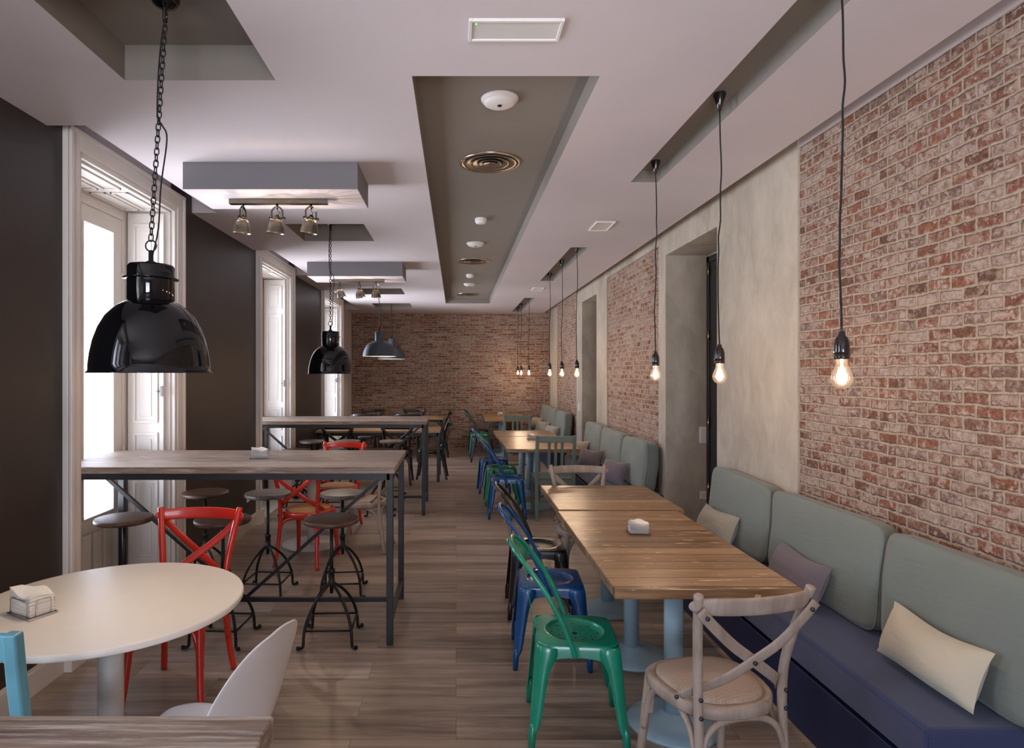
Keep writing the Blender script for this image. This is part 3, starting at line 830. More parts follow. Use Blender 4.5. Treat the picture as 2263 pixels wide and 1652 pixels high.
# ================================================================== FURNITURE BUILDERS
def crossback(label, mat, seatmat, loc, rz, group=None, bolts=False):
    t = thing('crossback_chair', label, 'chair', loc, rz, group)
    def outline(a, b, n=40):
        o = []
        for k in range(n):
            an = 2*math.pi*k/n; c, s = math.cos(an), math.sin(an)
            x = a*math.copysign(abs(c)**.72, c); y = b*math.copysign(abs(s)**.78, s)
            x *= 1 + .10*(y/b)
            o.append((x, y))
        return o
    o1 = outline(.213, .208); o2 = outline(.180, .178)
    m = MB(); n = len(o1)
    def ring(o, z): return [(x, y, z) for x, y in o]
    o1b = [(x*.97, y*.97) for x, y in o1]
    lv = [ring(o1b, .410), ring(o1, .417), ring(o1, .450), ring(o1b, .457), ring(o2, .457), ring(o2, .44), ]
    vs = sum(lv, []); fs = []
    for i in range(len(lv)-1):
        for k in range(n): l = (k+1) % n; fs.append((i*n+k, i*n+l, (i+1)*n+l, (i+1)*n+k))
    fs.append(tuple(range(n))[::-1])
    m.add(vs, fs, 0, True); m.build('seat_frame', mat, t)
    m = MB(); lv = []
    for s, z in ((1, .440), (1, .458), (.985, .466), (.93, .472), (.75, .478), (.45, .481)):
        lv.append([(x*s, y*s, z) for x, y in o2])
    vs = sum(lv, []); fs = []
    for i in range(len(lv)-1):
        for k in range(n): l = (k+1) % n; fs.append((i*n+k, i*n+l, (i+1)*n+l, (i+1)*n+k))
    fs.append(tuple((len(lv)-1)*n+k for k in range(n)))
    m.add(vs, fs, 0, True); m.build('seat_pad', seatmat, t)
    for s in (-1, 1):
        p = spline([(s*.195,-.245,0),(s*.182,-.222,.12),(s*.172,-.198,.28),(s*.170,-.186,.45),(s*.176,-.192,.60),(s*.196,-.222,.74),(s*.216,-.258,.86),(s*.222,-.268,.895)], 4)
        MB().tube(p, [.0170]*(len(p)-1)+[.013], 12).build('back_post', mat, t)
        p = spline([(s*.165,.155,.44),(s*.172,.172,.32),(s*.182,.190,.16),(s*.196,.215,0)], 4)
        q = MB(); q.tube(p, [.0205 - .004*k/(len(p)-1) for k in range(len(p))], 12)
        q.bar((s*.168,.15,.42),(s*.172,.165,.27),.03,.035)
        q.build('leg', mat, t, bevel=.004)
    # curved crest rail
    m = MB(); N = 31
    def crest(u, v):
        k = -math.cos(math.pi*u)
        x = .247*k; zc = .852 + .004*(1-k*k)
        yc = -.248 - .062*(1-k*k)
        e_ = max(.03, (max(0, 1-abs(k)**9))**.5)
        h = .031*e_
        a = 2*math.pi*v
        cx, sy = math.cos(a), math.sin(a)
        yy = yc + .009*e_*math.copysign(abs(cx)**.6, cx) - .12*(sy*h)
        return (x, yy, zc + h*math.copysign(abs(sy)**.6, sy))
    vs = [crest(i/(N-1), k/14) for i in range(N) for k in range(14)]; fs = []
    for i in range(N-1):
        for k in range(14): l = (k+1) % 14; fs.append((i*14+k, (i+1)*14+k, (i+1)*14+l, i*14+l))
    fs.append(tuple(range(14))); fs.append(tuple((N-1)*14+k for k in range(14))[::-1])
    m.add(vs, fs, 0, True); m.build('crest_rail', mat, t)
    for s in (-1, 1):
        off = -.006*s - .003
        p = spline([(s*.225,-.288,.845),(s*.185,-.284,.80),(s*.09,-.268+off,.712),(0,-.247+off,.645),(-s*.09,-.218+off,.578),(-s*.165,-.168,.520),(-s*.203,-.125,.478)], 4)
        sl = MB().tube(p, .0200, 12, sx=1.0, sy=.24, up=(0,1,0.0)); 
        slo = sl.build('cross_slat', mat, t)
        if bolts:
            b = MB()
            for q, nrm in (((s*.205,-.292,.822),(0,-1,0)),((-s*.214,-.122,.476),(-s,-.3,0)),((-s*.172,-.203,.50),(0,-1,0)),((-s*.171,-.203,.435),(0,-1,0))):
                q = Vector(q); nn = Vector(nrm).normalized()
                b.tube([q, q+nn*.006, q+nn*.009], [.008,.008,.004], 10)
            b.build('bolt', m_bolt, slo)
    if bolts: MB().tube([(0,-.262,.640),(0,-.268,.640),(0,-.271,.640)], [.008,.008,.004], 10).build('bolt', m_bolt, t)
    arcs = [[(-.176,-.205,.20),(-.168,-.20,.29),(-.135,-.195,.375),(-.06,-.19,.408),(.06,-.19,.408),(.135,-.195,.375),(.168,-.20,.29),(.176,-.205,.20)],
            [(-.176,.18,.20),(-.166,.178,.29),(-.135,.17,.375),(-.06,.165,.408),(.06,.165,.408),(.135,.17,.375),(.166,.178,.29),(.176,.18,.20)]]
    for s in (-1, 1): arcs.append([(s*.18,-.195,.20),(s*.176,-.18,.29),(s*.172,-.13,.375),(s*.168,-.05,.405),(s*.168,.04,.405),(s*.172,.12,.375),(s*.178,.16,.29),(s*.184,.175,.20)])
    for a in arcs: MB().tube(spline(a, 4), .0125, 10).build('bentwood_brace', mat, t)
    return t

def metal_chair(label, mat, loc, rz, group=None, sticker=False):
    t = thing('metal_chair', label, 'chair', loc, rz, group)
    # stamped seat pan
    n = 48; A = .182
    def outr(k, s=1.0):
        an = 2*math.pi*(k+.5)/n; c, q = math.cos(an), math.sin(an)
        r = 1/max(abs(c), abs(q), (abs(c)+abs(q))/1.76)
        return (A*s*r*c, A*s*r*q)
    lv = []
    for r, z in ((.012,.436),(.06,.436),(.10,.438),(.126,.442),(.131,.446),(.133,.4525),(.137,.4545),(.143,.4535)):
        lv.append([(r*math.cos(2*math.pi*(k+.5)/n), r*math.sin(2*math.pi*(k+.5)/n), z) for k in range(n)])
    for s, z in ((.94,.4535),(.985,.452),(1.0,.446),(1.012,.43)):
        lv.append([(*outr(k, s), z) for k in range(n)])
    low = []
    for k in range(n):
        x, y = outr(k, 1.02); u = min(abs(x), abs(y))/A
        low.append((x, y, .402 - .035*u*u))
    lv.append(low)
    vs = sum(lv, []); fs = []
    for i in range(len(lv)-1):
        for k in range(n): l = (k+1) % n; fs.append((i*n+k, i*n+l, (i+1)*n+l, (i+1)*n+k))
    fs.append(tuple(range(n)))
    h = MB().add(vs, fs, 0, True)
    for r, nn, rad, z in ((0,1,.009,.4366),(.030,6,.0032,.4368),(.055,8,.0036,.4369),(.080,8,.0038,.4378),(.106,8,.0048,.4400)):
        for k in range(nn):
            an = 2*math.pi*k/nn + (.39 if nn == 8 and r == .08 else 0)
            h.disc(rad, z, 10, 1, c=(r*math.cos(an), r*math.sin(an)))
    seat = h.build('seat', [mat, m_holes], t)
    # four folded sheet legs
    for sx in (-1, 1):
        for sy in (-1, 1):
            secs = []
            for z, off, wd in ((.448,-.002,.080),(.435,.003,.092),(.415,.006,.096),(.395,.008,.092),(.37,.010,.078),(.34,.012,.066),(.28,.017,.058),(.20,.024,.052),(.14,.029,.047),(.11,.031,.043),(.09,.033,.035),(.075,.034,.026)):
                cx = (A-.002+off)*sx; cyy = (A-.002+off)*sy
                ch = min(.030, wd*.5)
                secs.append([(cx - sx*wd, cyy, z), (cx - sx*(ch+ (wd-ch)*.4), cyy, z), (cx - sx*ch, cyy, z), (cx - sx*ch*.3, cyy - sy*ch*.3, z), (cx, cyy - sy*ch, z), (cx, cyy - sy*(ch+(wd-ch)*.4), z), (cx, cyy - sy*wd, z)])
            q = 7; vs = sum(secs, []); fs = []
            for i in range(len(secs)-1):
                for k in range(q-1): fs.append((i*q+k, i*q+k+1, (i+1)*q+k+1, (i+1)*q+k))
            m = MB().add(vs, fs, 0, True)
            cx, cyy = (A-.002+.036)*sx - sx*.014, (A-.002+.036)*sy - sy*.014
            m.tube([(cx-sx*.006, cyy-sy*.006, .125), (cx-sx*.002, cyy-sy*.002, .095), (cx, cyy, .07), (cx+sx*.004, cyy+sy*.004, 0.004)], [.006,.015,.0165,.0135], 14)
            lg = m.build('leg', mat, t, solid=.003)
            MB().tube([(cx+sx*.004, cyy+sy*.004, .0), (cx+sx*.004, cyy+sy*.004, .014)], .0135, 12).build('rubber_foot', m_socket, lg)
    half = [(.192,-.015,.412),(.198,-.030,.455),(.202,-.075,.565),(.200,-.135,.675),(.188,-.200,.765),(.158,-.252,.824),(.098,-.285,.856)]
    pts = half + [(0,-.296,.866)] + [(-x, y, z) for x, y, z in half[::-1]]
    pts = spline(pts, 4)
    m = MB().tube(pts, .0112, 12)
    for s in (-1, 1): m.bar((s*.192,-.018,.452),(s*.190,-.010,.405),.008,.036,up=(0,1,0))
    m.build('back_hoop', mat, t)
    # pressed splat between hoop and seat rear
    prof = [(.860,.070,-.288),(.845,.115,-.272),(.822,.156,-.248),(.795,.176,-.226),(.772,.176,-.212),(.760,.140,-.216),(.748,.105,-.220),(.730,.074,-.222),(.70,.048,-.222),(.65,.036,-.217),(.58,.030,-.207),(.50,.028,-.195),(.455,.028,-.187),(.425,.028,-.186)]
    m = MB(); N = 9
    vs = []
    for z, hw, y in prof:
        for k in range(N):
            u = -1 + 2*k/(N-1)
            bow = -.030*(1-u*u) * max(0, min(1, (z-.70)/.12))
            vs.append((u*hw, y + bow, z + (.004*(1-u*u) if z > .85 else 0)))
    fs = [(i*N+k, i*N+k+1, (i+1)*N+k+1, (i+1)*N+k) for i in range(len(prof)-1) for k in range(N-1)]
    m.add(vs, fs, 0, True)
    sp = m.build('back_splat', mat, t, solid=.0025)
    if sticker:
        s = MB(); s.box(-.022, .022, -.2665, -.2645, .775, .797, 0)
        for k, wd in enumerate((.004,.002,.005,.002,.003,.004)): s.box(-.016+k*.005, -.016+k*.005+wd*.6, -.2672, -.2664, .780, .792, 1)
        s.build('sticker', [m_napkin, m_stickerink], sp)
    return t

def slat_chair(label, mat, loc, rz, group=None, top=.945, w=.415):
    t = thing('slat_chair', label, 'chair', loc, rz, group)
    hw = w/2 - .019
    for s in (-1, 1):
        m = MB(); P = [(s*hw,-.215,0),(s*hw,-.20,.25),(s*hw,-.20,.46),(s*hw,-.215,.62),(s*hw,-.245,.82),(s*hw,-.262,top)]
        vs = []; h = .019
        for x, y, z in P:
            vs += [(x-h,y-h,z),(x+h,y-h,z),(x+h,y+h,z),(x-h,y+h,z)]
        fs = [(3,2,1,0)] + [(i*4+k, i*4+(k+1)%4, i*4+4+(k+1)%4, i*4+4+k) for i in range(5) for k in range(4)] + [(20,21,22,23)]
        m.add(vs, fs); m.build('back_post', mat, t, bevel=.006)
        MB().box(s*hw-.019, s*hw+.019, .165, .203, 0, .445).build('leg', mat, t, bevel=.004)
    MB().bar((-hw,-.253,top-.042),(hw,-.253,top-.042),.022,.072,up=(0,0,1)).build('top_rail', mat, t, bevel=.005)
    MB().bar((-hw,-.208,.515),(hw,-.208,.515),.02,.045).build('lower_rail', mat, t, bevel=.003)
    for x in (-.072, 0, .072):
        m = MB(); m.bar((x,-.210,.53),(x,-.248,top-.07),.032,.012,up=(0,1,0)); m.build('slat', mat, t, bevel=.003)
    MB().box(-w/2, w/2, -.185, .215, .445, .468).build('seat', mat, t, bevel=.006)
    m = MB()
    m.box(-hw, hw, .172, .19, .385, .445); m.box(-hw, hw, -.205, -.188, .385, .445)
    for s in (-1, 1): m.box(s*hw-.009, s*hw+.009, -.19, .17, .385, .445)
    m.build('apron', mat, t)
    m = MB()
    for s in (-1, 1): m.box(s*hw-.009, s*hw+.009, -.19, .17, .15, .18)
    m.box(-hw, hw, -.02, .0, .152, .178); m.build('stretcher', mat, t)
    return t

def stool(label, mat, loc, rz, group=None, h=.75):
    t = thing('bar_stool', label, 'bar stool', loc, rz, group)
    MB().lathe([(.001,h-.030),(.160,h-.030),(.167,h-.026),(.170,h-.018),(.170,h-.008),(.167,h-.002),(.160,h),(.001,h)], 48).build('seat', mat, t)
    MB().lathe([(.001,h-.038),(.075,h-.038),(.078,h-.034),(.078,h-.030)], 24).build('seat_plate', m_iron, t)
    MB().tube([(0,0,.285),(0,0,h-.035)], .0115, 12).build('screw_stem', m_iron, t)
    MB().lathe([(.001,.326),(.012,.326),(.019,.332),(.0225,.335),(.0225,.36),(.019,.362),(.019,.412),(.0225,.414),(.0225,.432),(.018,.436),(.001,.436)], 20).build('collar', m_iron, t)
    for k in range(4):
        a = math.pi/4 + k*math.pi/2; c, s = math.cos(a), math.sin(a)
        P = [(.012,.340),(.032,.333),(.075,.302),(.125,.250),(.165,.190),(.190,.130),(.201,.075),(.204,.030),(.208,.013),(.222,.011),(.236,.015)]
        p = spline([(r*c, r*s, z) for r, z in P], 3)
        m = MB().tube(p, .0092, 10)
        m.tube([(.234*c,.234*s,.014),(.246*c,.246*s,.017)], .0125, 10)
        m.build('leg', m_iron, t)
    m = MB(); q = .198/1.414
    for i in range(4):
        a = math.pi/4 + i*math.pi/2; b = a + math.pi/2
        m.tube([(.198*math.cos(a), .198*math.sin(a), .105), (.198*math.cos(b), .198*math.sin(b), .105)], .0065, 8)
    m.build('foot_ring', m_iron, t)
    return t

def bar_table(label, x0, x1, y0, y1, top=1.08, grp=None, lean=0):
    xc, yc = (x0+x1)/2, (y0+y1)/2
    t = thing('bar_table', label, 'high table', (xc, yc, 0), 0, grp)
    hx, hy = (x1-x0)/2, (y1-y0)/2
    MB().box(-hx, hx, -hy, hy, top-.040, top).build('tabletop', m_bar, t, bevel=.004)
    q = .02; zf = top-.0405
    fx, fy = hx-.012-q, hy-.012-q
    for sx in (-1, 1):
        for sy in (-1, 1):
            MB().box(sx*fx-q, sx*fx+q, sy*fy-q, sy*fy+q, 0, zf).build('leg', m_blackmetal, t, bevel=.002)
    m = MB()
    for sy in (-1, 1): m.box(-fx, fx, sy*fy-q, sy*fy+q, zf-.038, zf)
    for sx in (-1, 1): m.box(sx*fx-q, sx*fx+q, -fy, fy, zf-.038, zf)
    m.build('top_frame', m_blackmetal, t)
    m = MB().box(-fx, fx, -.014, .014, .120, .148); m.build('foot_rail', m_blackmetal, t, bevel=.002)
    m = MB().box(fx-.014, fx+.014, -fy, fy, .115, .150); m.box(-fx-.014, -fx+.014, -fy, fy, .115, .150); m.box(-.015, .015, -fy, fy, zf-.034, zf); m.build('side_rail', m_blackmetal, t, bevel=.002)
    for s in (-1, 1):
        MB().bar((s*(fx-.02), 0, zf-.02), (s*.0, 0, .135), .022, .026, up=(0,1,0)).build('diagonal_brace', m_blackmetal, t)
    return t

def frame_table(label, x0, x1, y0, y1, topmat, grp=None):
    xc, yc = (x0+x1)/2, (y0+y1)/2
    t = thing('dining_table', label, 'table', (xc, yc, 0), 0, grp)
    hx, hy = (x1-x0)/2, (y1-y0)/2; top = .77
    MB().box(-hx, hx, -hy, hy, top-.03, top).build('tabletop', topmat, t, bevel=.003)
    q = .022; fx, fy = hx-.03, hy-.03
    for sx in (-1, 1):
        for sy in (-1, 1): 
            m = MB().box(sx*fx-q, sx*fx+q, sy*fy-q, sy*fy+q, 0, top-.03)
            m.bar((sx*fx, sy*fy, top-.16), (sx*(fx-.11), sy*fy, top-.06), .02, .02)
            m.build('leg', m_blackmetal, t)
    m = MB()
    for sy in (-1, 1): m.box(-fx, fx, sy*fy-q, sy*fy+q, top-.075, top-.0305)
    for sx in (-1, 1): m.box(sx*fx-q, sx*fx+q, -fy, fy, top-.075, top-.0305)
    m.build('apron', m_blackmetal, t)
    return t

def pedestal(t, x, y, top, r=.0435, rb=.212, mat=None, zc=.0):
    mat = mat or m_pedestal
    MB().tube([(x,y,.035),(x,y,top-.006)], r, 32).build('column', mat, t)
    MB().lathe([(.001,0),(rb,0),(rb,.008),(rb*.985,.014),(rb*.75,.026),(rb*.42,.042),(r*1.25,.058),(r*1.02,.062),(r*.9,.062)], 48, M=Matrix.Translation((x,y,0))).build('base_plate', mat, t)
    MB().box(x-.16, x+.16, y-.03, y+.03, top-.007, top).build('mounting_bar', m_blackmetal, t)

def plank_table(label, x0, x1, y0, y1, peds, mat, grp=None):
    xc, yc = (x0+x1)/2, (y0+y1)/2
    t = thing('dining_table', label, 'table', (xc, yc, 0), 0, grp)
    hx, hy = (x1-x0)/2, (y1-y0)/2
    MB().box(-hx, hx, -hy, hy, .708, .75).build('tabletop', mat, t, bevel=.005)
    for y in peds: pedestal(t, -.03, y-yc, .708)
    return t

def round_table(label, x, y, grp=None):
    t = thing('round_table', label, 'table', (x, y, 0), 0, grp)
    MB().lathe([(.001,.722),(.49,.722),(.497,.725),(.500,.731),(.500,.743),(.497,.749),(.492,.75),(.001,.75)], 96).build('tabletop', m_tablewhite, t)
    MB().tube([(0,0,.012),(0,0,.722)], .047, 32).build('column', m_colwhite, t)
    MB().lathe([(.001,0),(.285,0),(.285,.006),(.28,.010),(.05,.014),(.001,.014)], 64).build('base_plate', m_colwhite, t)
    return t

def shell_chair(label, loc, rz):
    t = thing('shell_chair', label, 'chair', loc, rz)
    P = [(.265,.412,.165),(.235,.430,.195),(.15,.440,.220),(.05,.432,.230),(-.06,.424,.233),(-.135,.432,.233),(-.185,.462,.232),(-.215,.525,.232),(-.238,.61,.230),(-.262,.70,.220),(-.285,.765,.195),(-.303,.815,.158),(-.315,.848,.112),(-.322,.867,.06),(-.325,.874,.012)]
    P2 = spline(P, 4); N = 17; vs = []
    for i, p in enumerate(P2):
        f = i/(len(P2)-1)
        t0 = P2[min(i+1, len(P2)-1)] - P2[max(i-1, 0)]
        ty, tz = t0.x, t0.y; L = math.hypot(ty, tz); ny, nz = tz/L, -ty/L
        if nz < 0 and f < .3: ny, nz = -ny, -nz
        nrm = (tz/L, -ty/L)
        curl = .050*min(1, f*2.2+.15) if f < .5 else .05*max(0, 1-(f-.5)*2.4)**.8
        for k in range(N):
            u = -1 + 2*k/(N-1); c = curl*abs(u)**2.4
            vs.append((u*p.z, p.x + nrm[0]*c*1.0, p.y + nrm[1]*c*1.0))
    fs = [(i*N+k, i*N+k+1, (i+1)*N+k+1, (i+1)*N+k) for i in range(len(P2)-1) for k in range(N-1)]
    MB().add(vs, fs, 0, True).build('seat_shell', m_shell, t, solid=.007, subsurf=1)
    m = MB()
    for sx in (-1, 1):
        for sy in (-1, 1):
            MB().tube([(sx*.12, sy*.12, .40), (sx*.20, sy*.20, .0)], [.014,.009], 12).build('leg', m_colwhite, t)
    MB().box(-.14,.14,-.14,.14,.395,.405).build('seat_bracket', m_blackmetal, t)
    return t

def cushion(name, label, cat, size, M, mat, grp, ex=9.0, puff=.20, seed=0):
    sx, sy, sz = size; N = 22; rn = random.Random(seed)
    ph = [rn.random()*6 for _ in range(4)]
    m = MB()
    vs = []; idx = {}; fs = []
    def vert(i, j, k):
        if (i, j, k) in idx: return idx[(i, j, k)]
        u, v, w = -1+2*i/N, -1+2*j/6, -1+2*k/N
        p = Vector((u, v, w)); e = ex
        L = (abs(u)**e + abs(v)**e + abs(w)**e)**(1/e)
        mx = max(abs(u), abs(v), abs(w))
        q = p*(mx/L) if L > 0 else p
        bul = 1 + puff*((1-q.x**2)*(1-q.z**2))
        x = q.x*sx/2*(1+.015*math.sin(3*w+ph[0])); z = q.z*sz/2*(1+.02*math.sin(2.3*u+ph[1])); y = q.y*sy/2*bul
        y += .004*math.sin(5*u+ph[2])*math.sin(4*w+ph[3])
        vs.append(Vector((x, y, z))); idx[(i, j, k)] = len(vs)-1
        return len(vs)-1
    for i in range(N):
        for k in range(N):
            fs.append([vert(i,0,k),vert(i+1,0,k),vert(i+1,0,k+1),vert(i,0,k+1)])
            fs.append([vert(i,6,k),vert(i,6,k+1),vert(i+1,6,k+1),vert(i+1,6,k)])
    for i in range(N):
        for j in range(6):
            fs.append([vert(i,j,0),vert(i,j+1,0),vert(i+1,j+1,0),vert(i+1,j,0)])
            fs.append([vert(i,j,N),vert(i+1,j,N),vert(i+1,j+1,N),vert(i,j+1,N)])
            fs.append([vert(0,j,i),vert(0,j,i+1),vert(0,j+1,i+1),vert(0,j+1,i)])
            fs.append([vert(N,j,i),vert(N,j+1,i),vert(N,j+1,i+1),vert(N,j,i+1)])
    m.add(vs, fs, 0, True)
    o = m.build(name, mat); o.matrix_world = M
    tag(o, label, cat, grp)
    # stitched seam round the front face
    s = MB(); pts = []
    sp = [(i, 1, 0) for i in range(N)] + [(N, 1, k) for k in range(N)] + [(i, 1, N) for i in range(N, 0, -1)] + [(0, 1, k) for k in range(N, 0, -1)]
    pts = [vs[idx[q]]*1.002 for q in sp]
    s.tube(pts, .0022, 5, closed=True); s.build('seam_piping', mat, o)
    return o

def pillow(label, size, M, mat, grp, seed=0):
    sx, sz, T = size; N = 20; m = MB(); rn = random.Random(seed); a = rn.random()*6; b = rn.random()*6
    for s in (-1, 1):
        vs = []
        for j in range(N+1):
            for i in range(N+1):
                u, v = -1+2*i/N, -1+2*j/N
                x = sx/2*u*(1-.06*(1-v*v)) ; z = sz/2*v*(1-.10*(1-u*u)**1.5)
                th = T/2*((1-abs(u)**3.4)*(1-abs(v)**2.2))**.62 if abs(u) < 1 and abs(v) < 1 else 0
                th *= 1+.07*math.sin(4*u+a)*math.cos(3*v+b)
                vs.append((x, s*th, z + .006*math.sin(3*u+b)))
        fs = []
        for j in range(N):
            for i in range(N):
                q = (j*(N+1)+i, j*(N+1)+i+1, (j+1)*(N+1)+i+1, (j+1)*(N+1)+i)
                fs.append(q if s < 0 else q[::-1])
        m.add(vs, fs, 0, True)
    o = m.build('throw_pillow', mat); o.matrix_world = M
    return tag(o, label, 'pillow', grp)

def napkin_set(l1, l2, x, y, z, rz, big=True):
    t = thing('napkin_holder', l1, 'napkin holder', (x, y, z), rz, 'napkin holders')
    w, d = (.148, .105) if big else (.12, .10)
    MB().box(-w/2, w/2, -d/2, d/2, 0, .006).build('base_tray', m_chrome if big else m_acrylic, t, bevel=.001)
    hh = .062
    if big:
        for (cx, cyy, dx, dy) in ((0,-d/2+.003,w*.36,0),(0,d/2-.003,w*.36,0),(-w/2+.003,0,0,d*.26),(w/2-.003,0,0,d*.26)):
            a = Vector((cx-dx, cyy-dy, .004)); b = Vector((cx+dx, cyy+dy, .004)); up = Vector((0,0,hh))
            pts = [a, a+up*.85, a+up+(b-a)*.06, b+up-(b-a)*.06, b+up*.85, b]
            MB().tube(pts, .0016, 6).build('wire_guard', m_chrome, t)
    else:
        for s in (-1, 1): MB().box(-w/2, w/2, s*d/2-.0015, s*d/2+.0015, .006, hh).build('clear_guard', m_acrylic, t)
    rn = random.Random(int(x*1000)); s = MB(); nl = 22 if big else 14
    H = .085 if big else .062
    for k in range(nl):
        f = k/nl; z0 = .007 + H*f; e = .0045
        ox, oy = (rn.random()-.5)*.006, (rn.random()-.5)*.006
        W2 = w/2-.011; D2 = d/2-.010
        N = 6; vs = []
        for jj in range(N+1):
            for ii in range(N+1):
                u, v = -1+2*ii/N, -1+2*jj/N
                dz = f*f*(.020*(u*-.3+abs(v)*-.4) + .012*math.sin(2.5*u+1)*(v))
                vs.append((u*W2+ox, v*D2+oy, z0+dz+.0))
        nv = len(vs); vs += [(a, b, c+H/nl*.8) for a, b, c in vs]
        fs = []
        for jj in range(N):
            for ii in range(N):
                q = (jj*(N+1)+ii, jj*(N+1)+ii+1, (jj+1)*(N+1)+ii+1, (jj+1)*(N+1)+ii)
                fs.append(tuple(i+nv for i in q)); fs.append(q[::-1])
        edge = [i for i in range(N)] + [i*(N+1)+N for i in range(N)] + [N*(N+1)+i for i in range(N, 0, -1)] + [i*(N+1) for i in range(N, 0, -1)]
        for i in range(len(edge)):
            a, b = edge[i], edge[(i+1) % len(edge)]; fs.append((a, b, b+nv, a+nv))
        s.add(vs, fs, 0, False)
    o = s.build('napkin_stack', m_napkin); o.location = (x, y, z); o.rotation_euler = (0, 0, R(rz))
    tag(o, l2, 'napkins', 'stacks of paper napkins')

# ================================================================== LEFT SIDE
g = 'high wooden tables on black frames'
bar_table('high whitewashed wood table cut off by the lower left corner of the photo', -2.47, -.303, .22, 1.055, 1.08, g)
bar_table('high whitewashed wood table with a napkin holder, standing in the first window bay', -2.47, -.37, 3.82, 4.66, 1.08, g)
bar_table('high wood table behind the nearer one, in the second window bay', -2.47, -.345, 7.31, 8.16, 1.09, g)

gs = 'round-seated stools on iron legs'
S = [
 ('dark round wooden stool nearest to the aisle, at the front of the near high table', m_stoolwood, -.773, 3.93, 2),
 ('dark round wooden stool mostly hidden behind the red chair at the round white table', m_stoolwood, -1.447, 3.93, -4),
 ('dark round wooden stool leftmost at the near high table, before the white shutter', m_stoolwood, -2.07, 3.95, 6),
 ('brownish round stool against the dark wall behind the near high table', m_stoolwood, -1.90, 4.80, 3),
 ('grey weathered round stool behind the near high table, left of the farther red chair', m_stoolgrey, -1.417, 4.77, -3),
 ('pale shiny round stool behind the near high table, close to the pale chair', m_stoolgrey, -.855, 4.77, 5),
 ('round brown stool at the front of the second high table, leftmost', m_stoolwood, -1.87, 7.42, 3),
 ('round grey stool at the front of the second high table, behind the red crest rail', m_stoolgrey, -1.45, 7.42, 0),
 ('round brown stool at the front of the second high table, nearest to the aisle', m_stoolwood, -.885, 7.42, 4),
 ('round stool behind the second high table, leftmost, beside the dark wall', m_stoolgrey, -1.92, 8.42, 0),
 ('round stool behind the second high table, middle one', m_stoolgrey, -1.44, 8.42, 7),
 ('round light-topped stool behind the second high table, nearest to the aisle', m_stoolgrey, -.85, 8.42, 2),
]
protos = {}
for lab, mt, x, y, rz in S:
    if mt.name not in protos: protos[mt.name] = stool(lab, mt, (x, y, 0), rz, gs)
    else: dup(protos[mt.name], (x, y, 0), rz, lab, gs)

gr = 'white round tables'
round_table('white round pedestal table in the lower left, napkin holder on top', -1.368, 2.51, gr)
round_table('white round pedestal table between the two high tables, ringed by chairs', -1.39, 6.11, gr)
gx = 'red bentwood chairs'
rc = crossback('glossy red crossback chair facing the viewer behind the near white round table', m_red, m_cane, (-1.435, 3.29, 0), 180, gx)
dup(rc, (-1.30, 5.57, 0), -12, 'red crossback chair with tan seat, its back to the viewer, seen under the high table', gx)
dup(rc, (-1.25, 6.68, 0), 174, 'red crossback chair farthest back, its crest rail showing above the high table', gx)
gw = 'pale limed bentwood chairs'
wc = crossback('pale limed crossback chair with woven seat, in the foreground at the plank table end', m_limed, m_wovenbeige, (.985, 2.46, 0), 12, gw, bolts=True)
dup(wc, (1.0, 4.92, 0), 181, 'pale limed crossback chair facing the viewer at the far end of the near plank tables', gw)
dup(wc, (-.87, 5.97, 0), 84, 'pale crossback chair right of the farther white round table, under the high table', gw)
shell_chair('white moulded plastic shell chair at the near white round table', (-.845, 2.03, 0), 74)
slat_chair('worn light blue wooden chair in the lower left corner, paint chipped', m_lightblue, (-1.378, 1.95, 0), 0, None, .957, .43)

gt = 'black framed tables at the back'
frame_table('long wooden table on black steel legs behind the high tables', -2.12, -.24, 9.55, 10.30, m_dining_pale, gt)
frame_table('long wooden table on black steel legs nearest to the end wall', -2.12, -.25, 12.25, 12.90, m_dining_pale, gt)
gb = 'black bentwood chairs'
bc = crossback('black crossback chair on the near side of the nearer back table, left one', m_blackwood, m_wovenbrown, (-1.73, 9.50, 0), 0, gb)
for lab, x, y, rz in (
 ('black crossback chair on the near side of the nearer back table, right one', -.86, 9.50, 0),
 ('black crossback chair at the aisle end of the nearer back table', -.385, 9.95, 88),
 ('black crossback chair on the near side of the table by the end wall, left one', -1.72, 12.02, 2),
 ('black crossback chair on the near side of the table by the end wall, right one', -.90, 12.02, -2),
 ('black crossback chair against the end brick wall, left one', -1.74, 13.05, 180),
 ('black crossback chair against the end brick wall, right one', -.87, 13.05, 180),
 ('black crossback chair at the aisle end of the table by the end wall', -.40, 12.55, 90)):
    dup(bc, (x, y, 0), rz, lab, gb)

# ================================================================== RIGHT SIDE
gp = 'plank tables on pale blue pedestals'
plank_table('worn brown plank table in the right foreground with a napkin block', .66, 1.445, 2.63, 4.125, (2.98, 3.70), m_dining, gp)
plank_table('smaller worn brown plank table pushed against the far end of the foreground one', .672, 1.50, 4.165, 5.06, (4.43,), m_dining, gp)
plank_table('brown plank table of the middle seating group, nearer piece', .59, 1.46, 7.46, 8.93, (7.80, 8.60), m_dining, gp)
plank_table('brown plank table of the middle seating group, farther piece', .58, 1.44, 8.97, 9.88, (9.45,), m_dining, gp)
plank_table('honey brown table of the farthest seating group beside the end wall', .56, 1.40, 12.2, 13.9, (12.7, 13.5), m_dining_pale, gp)

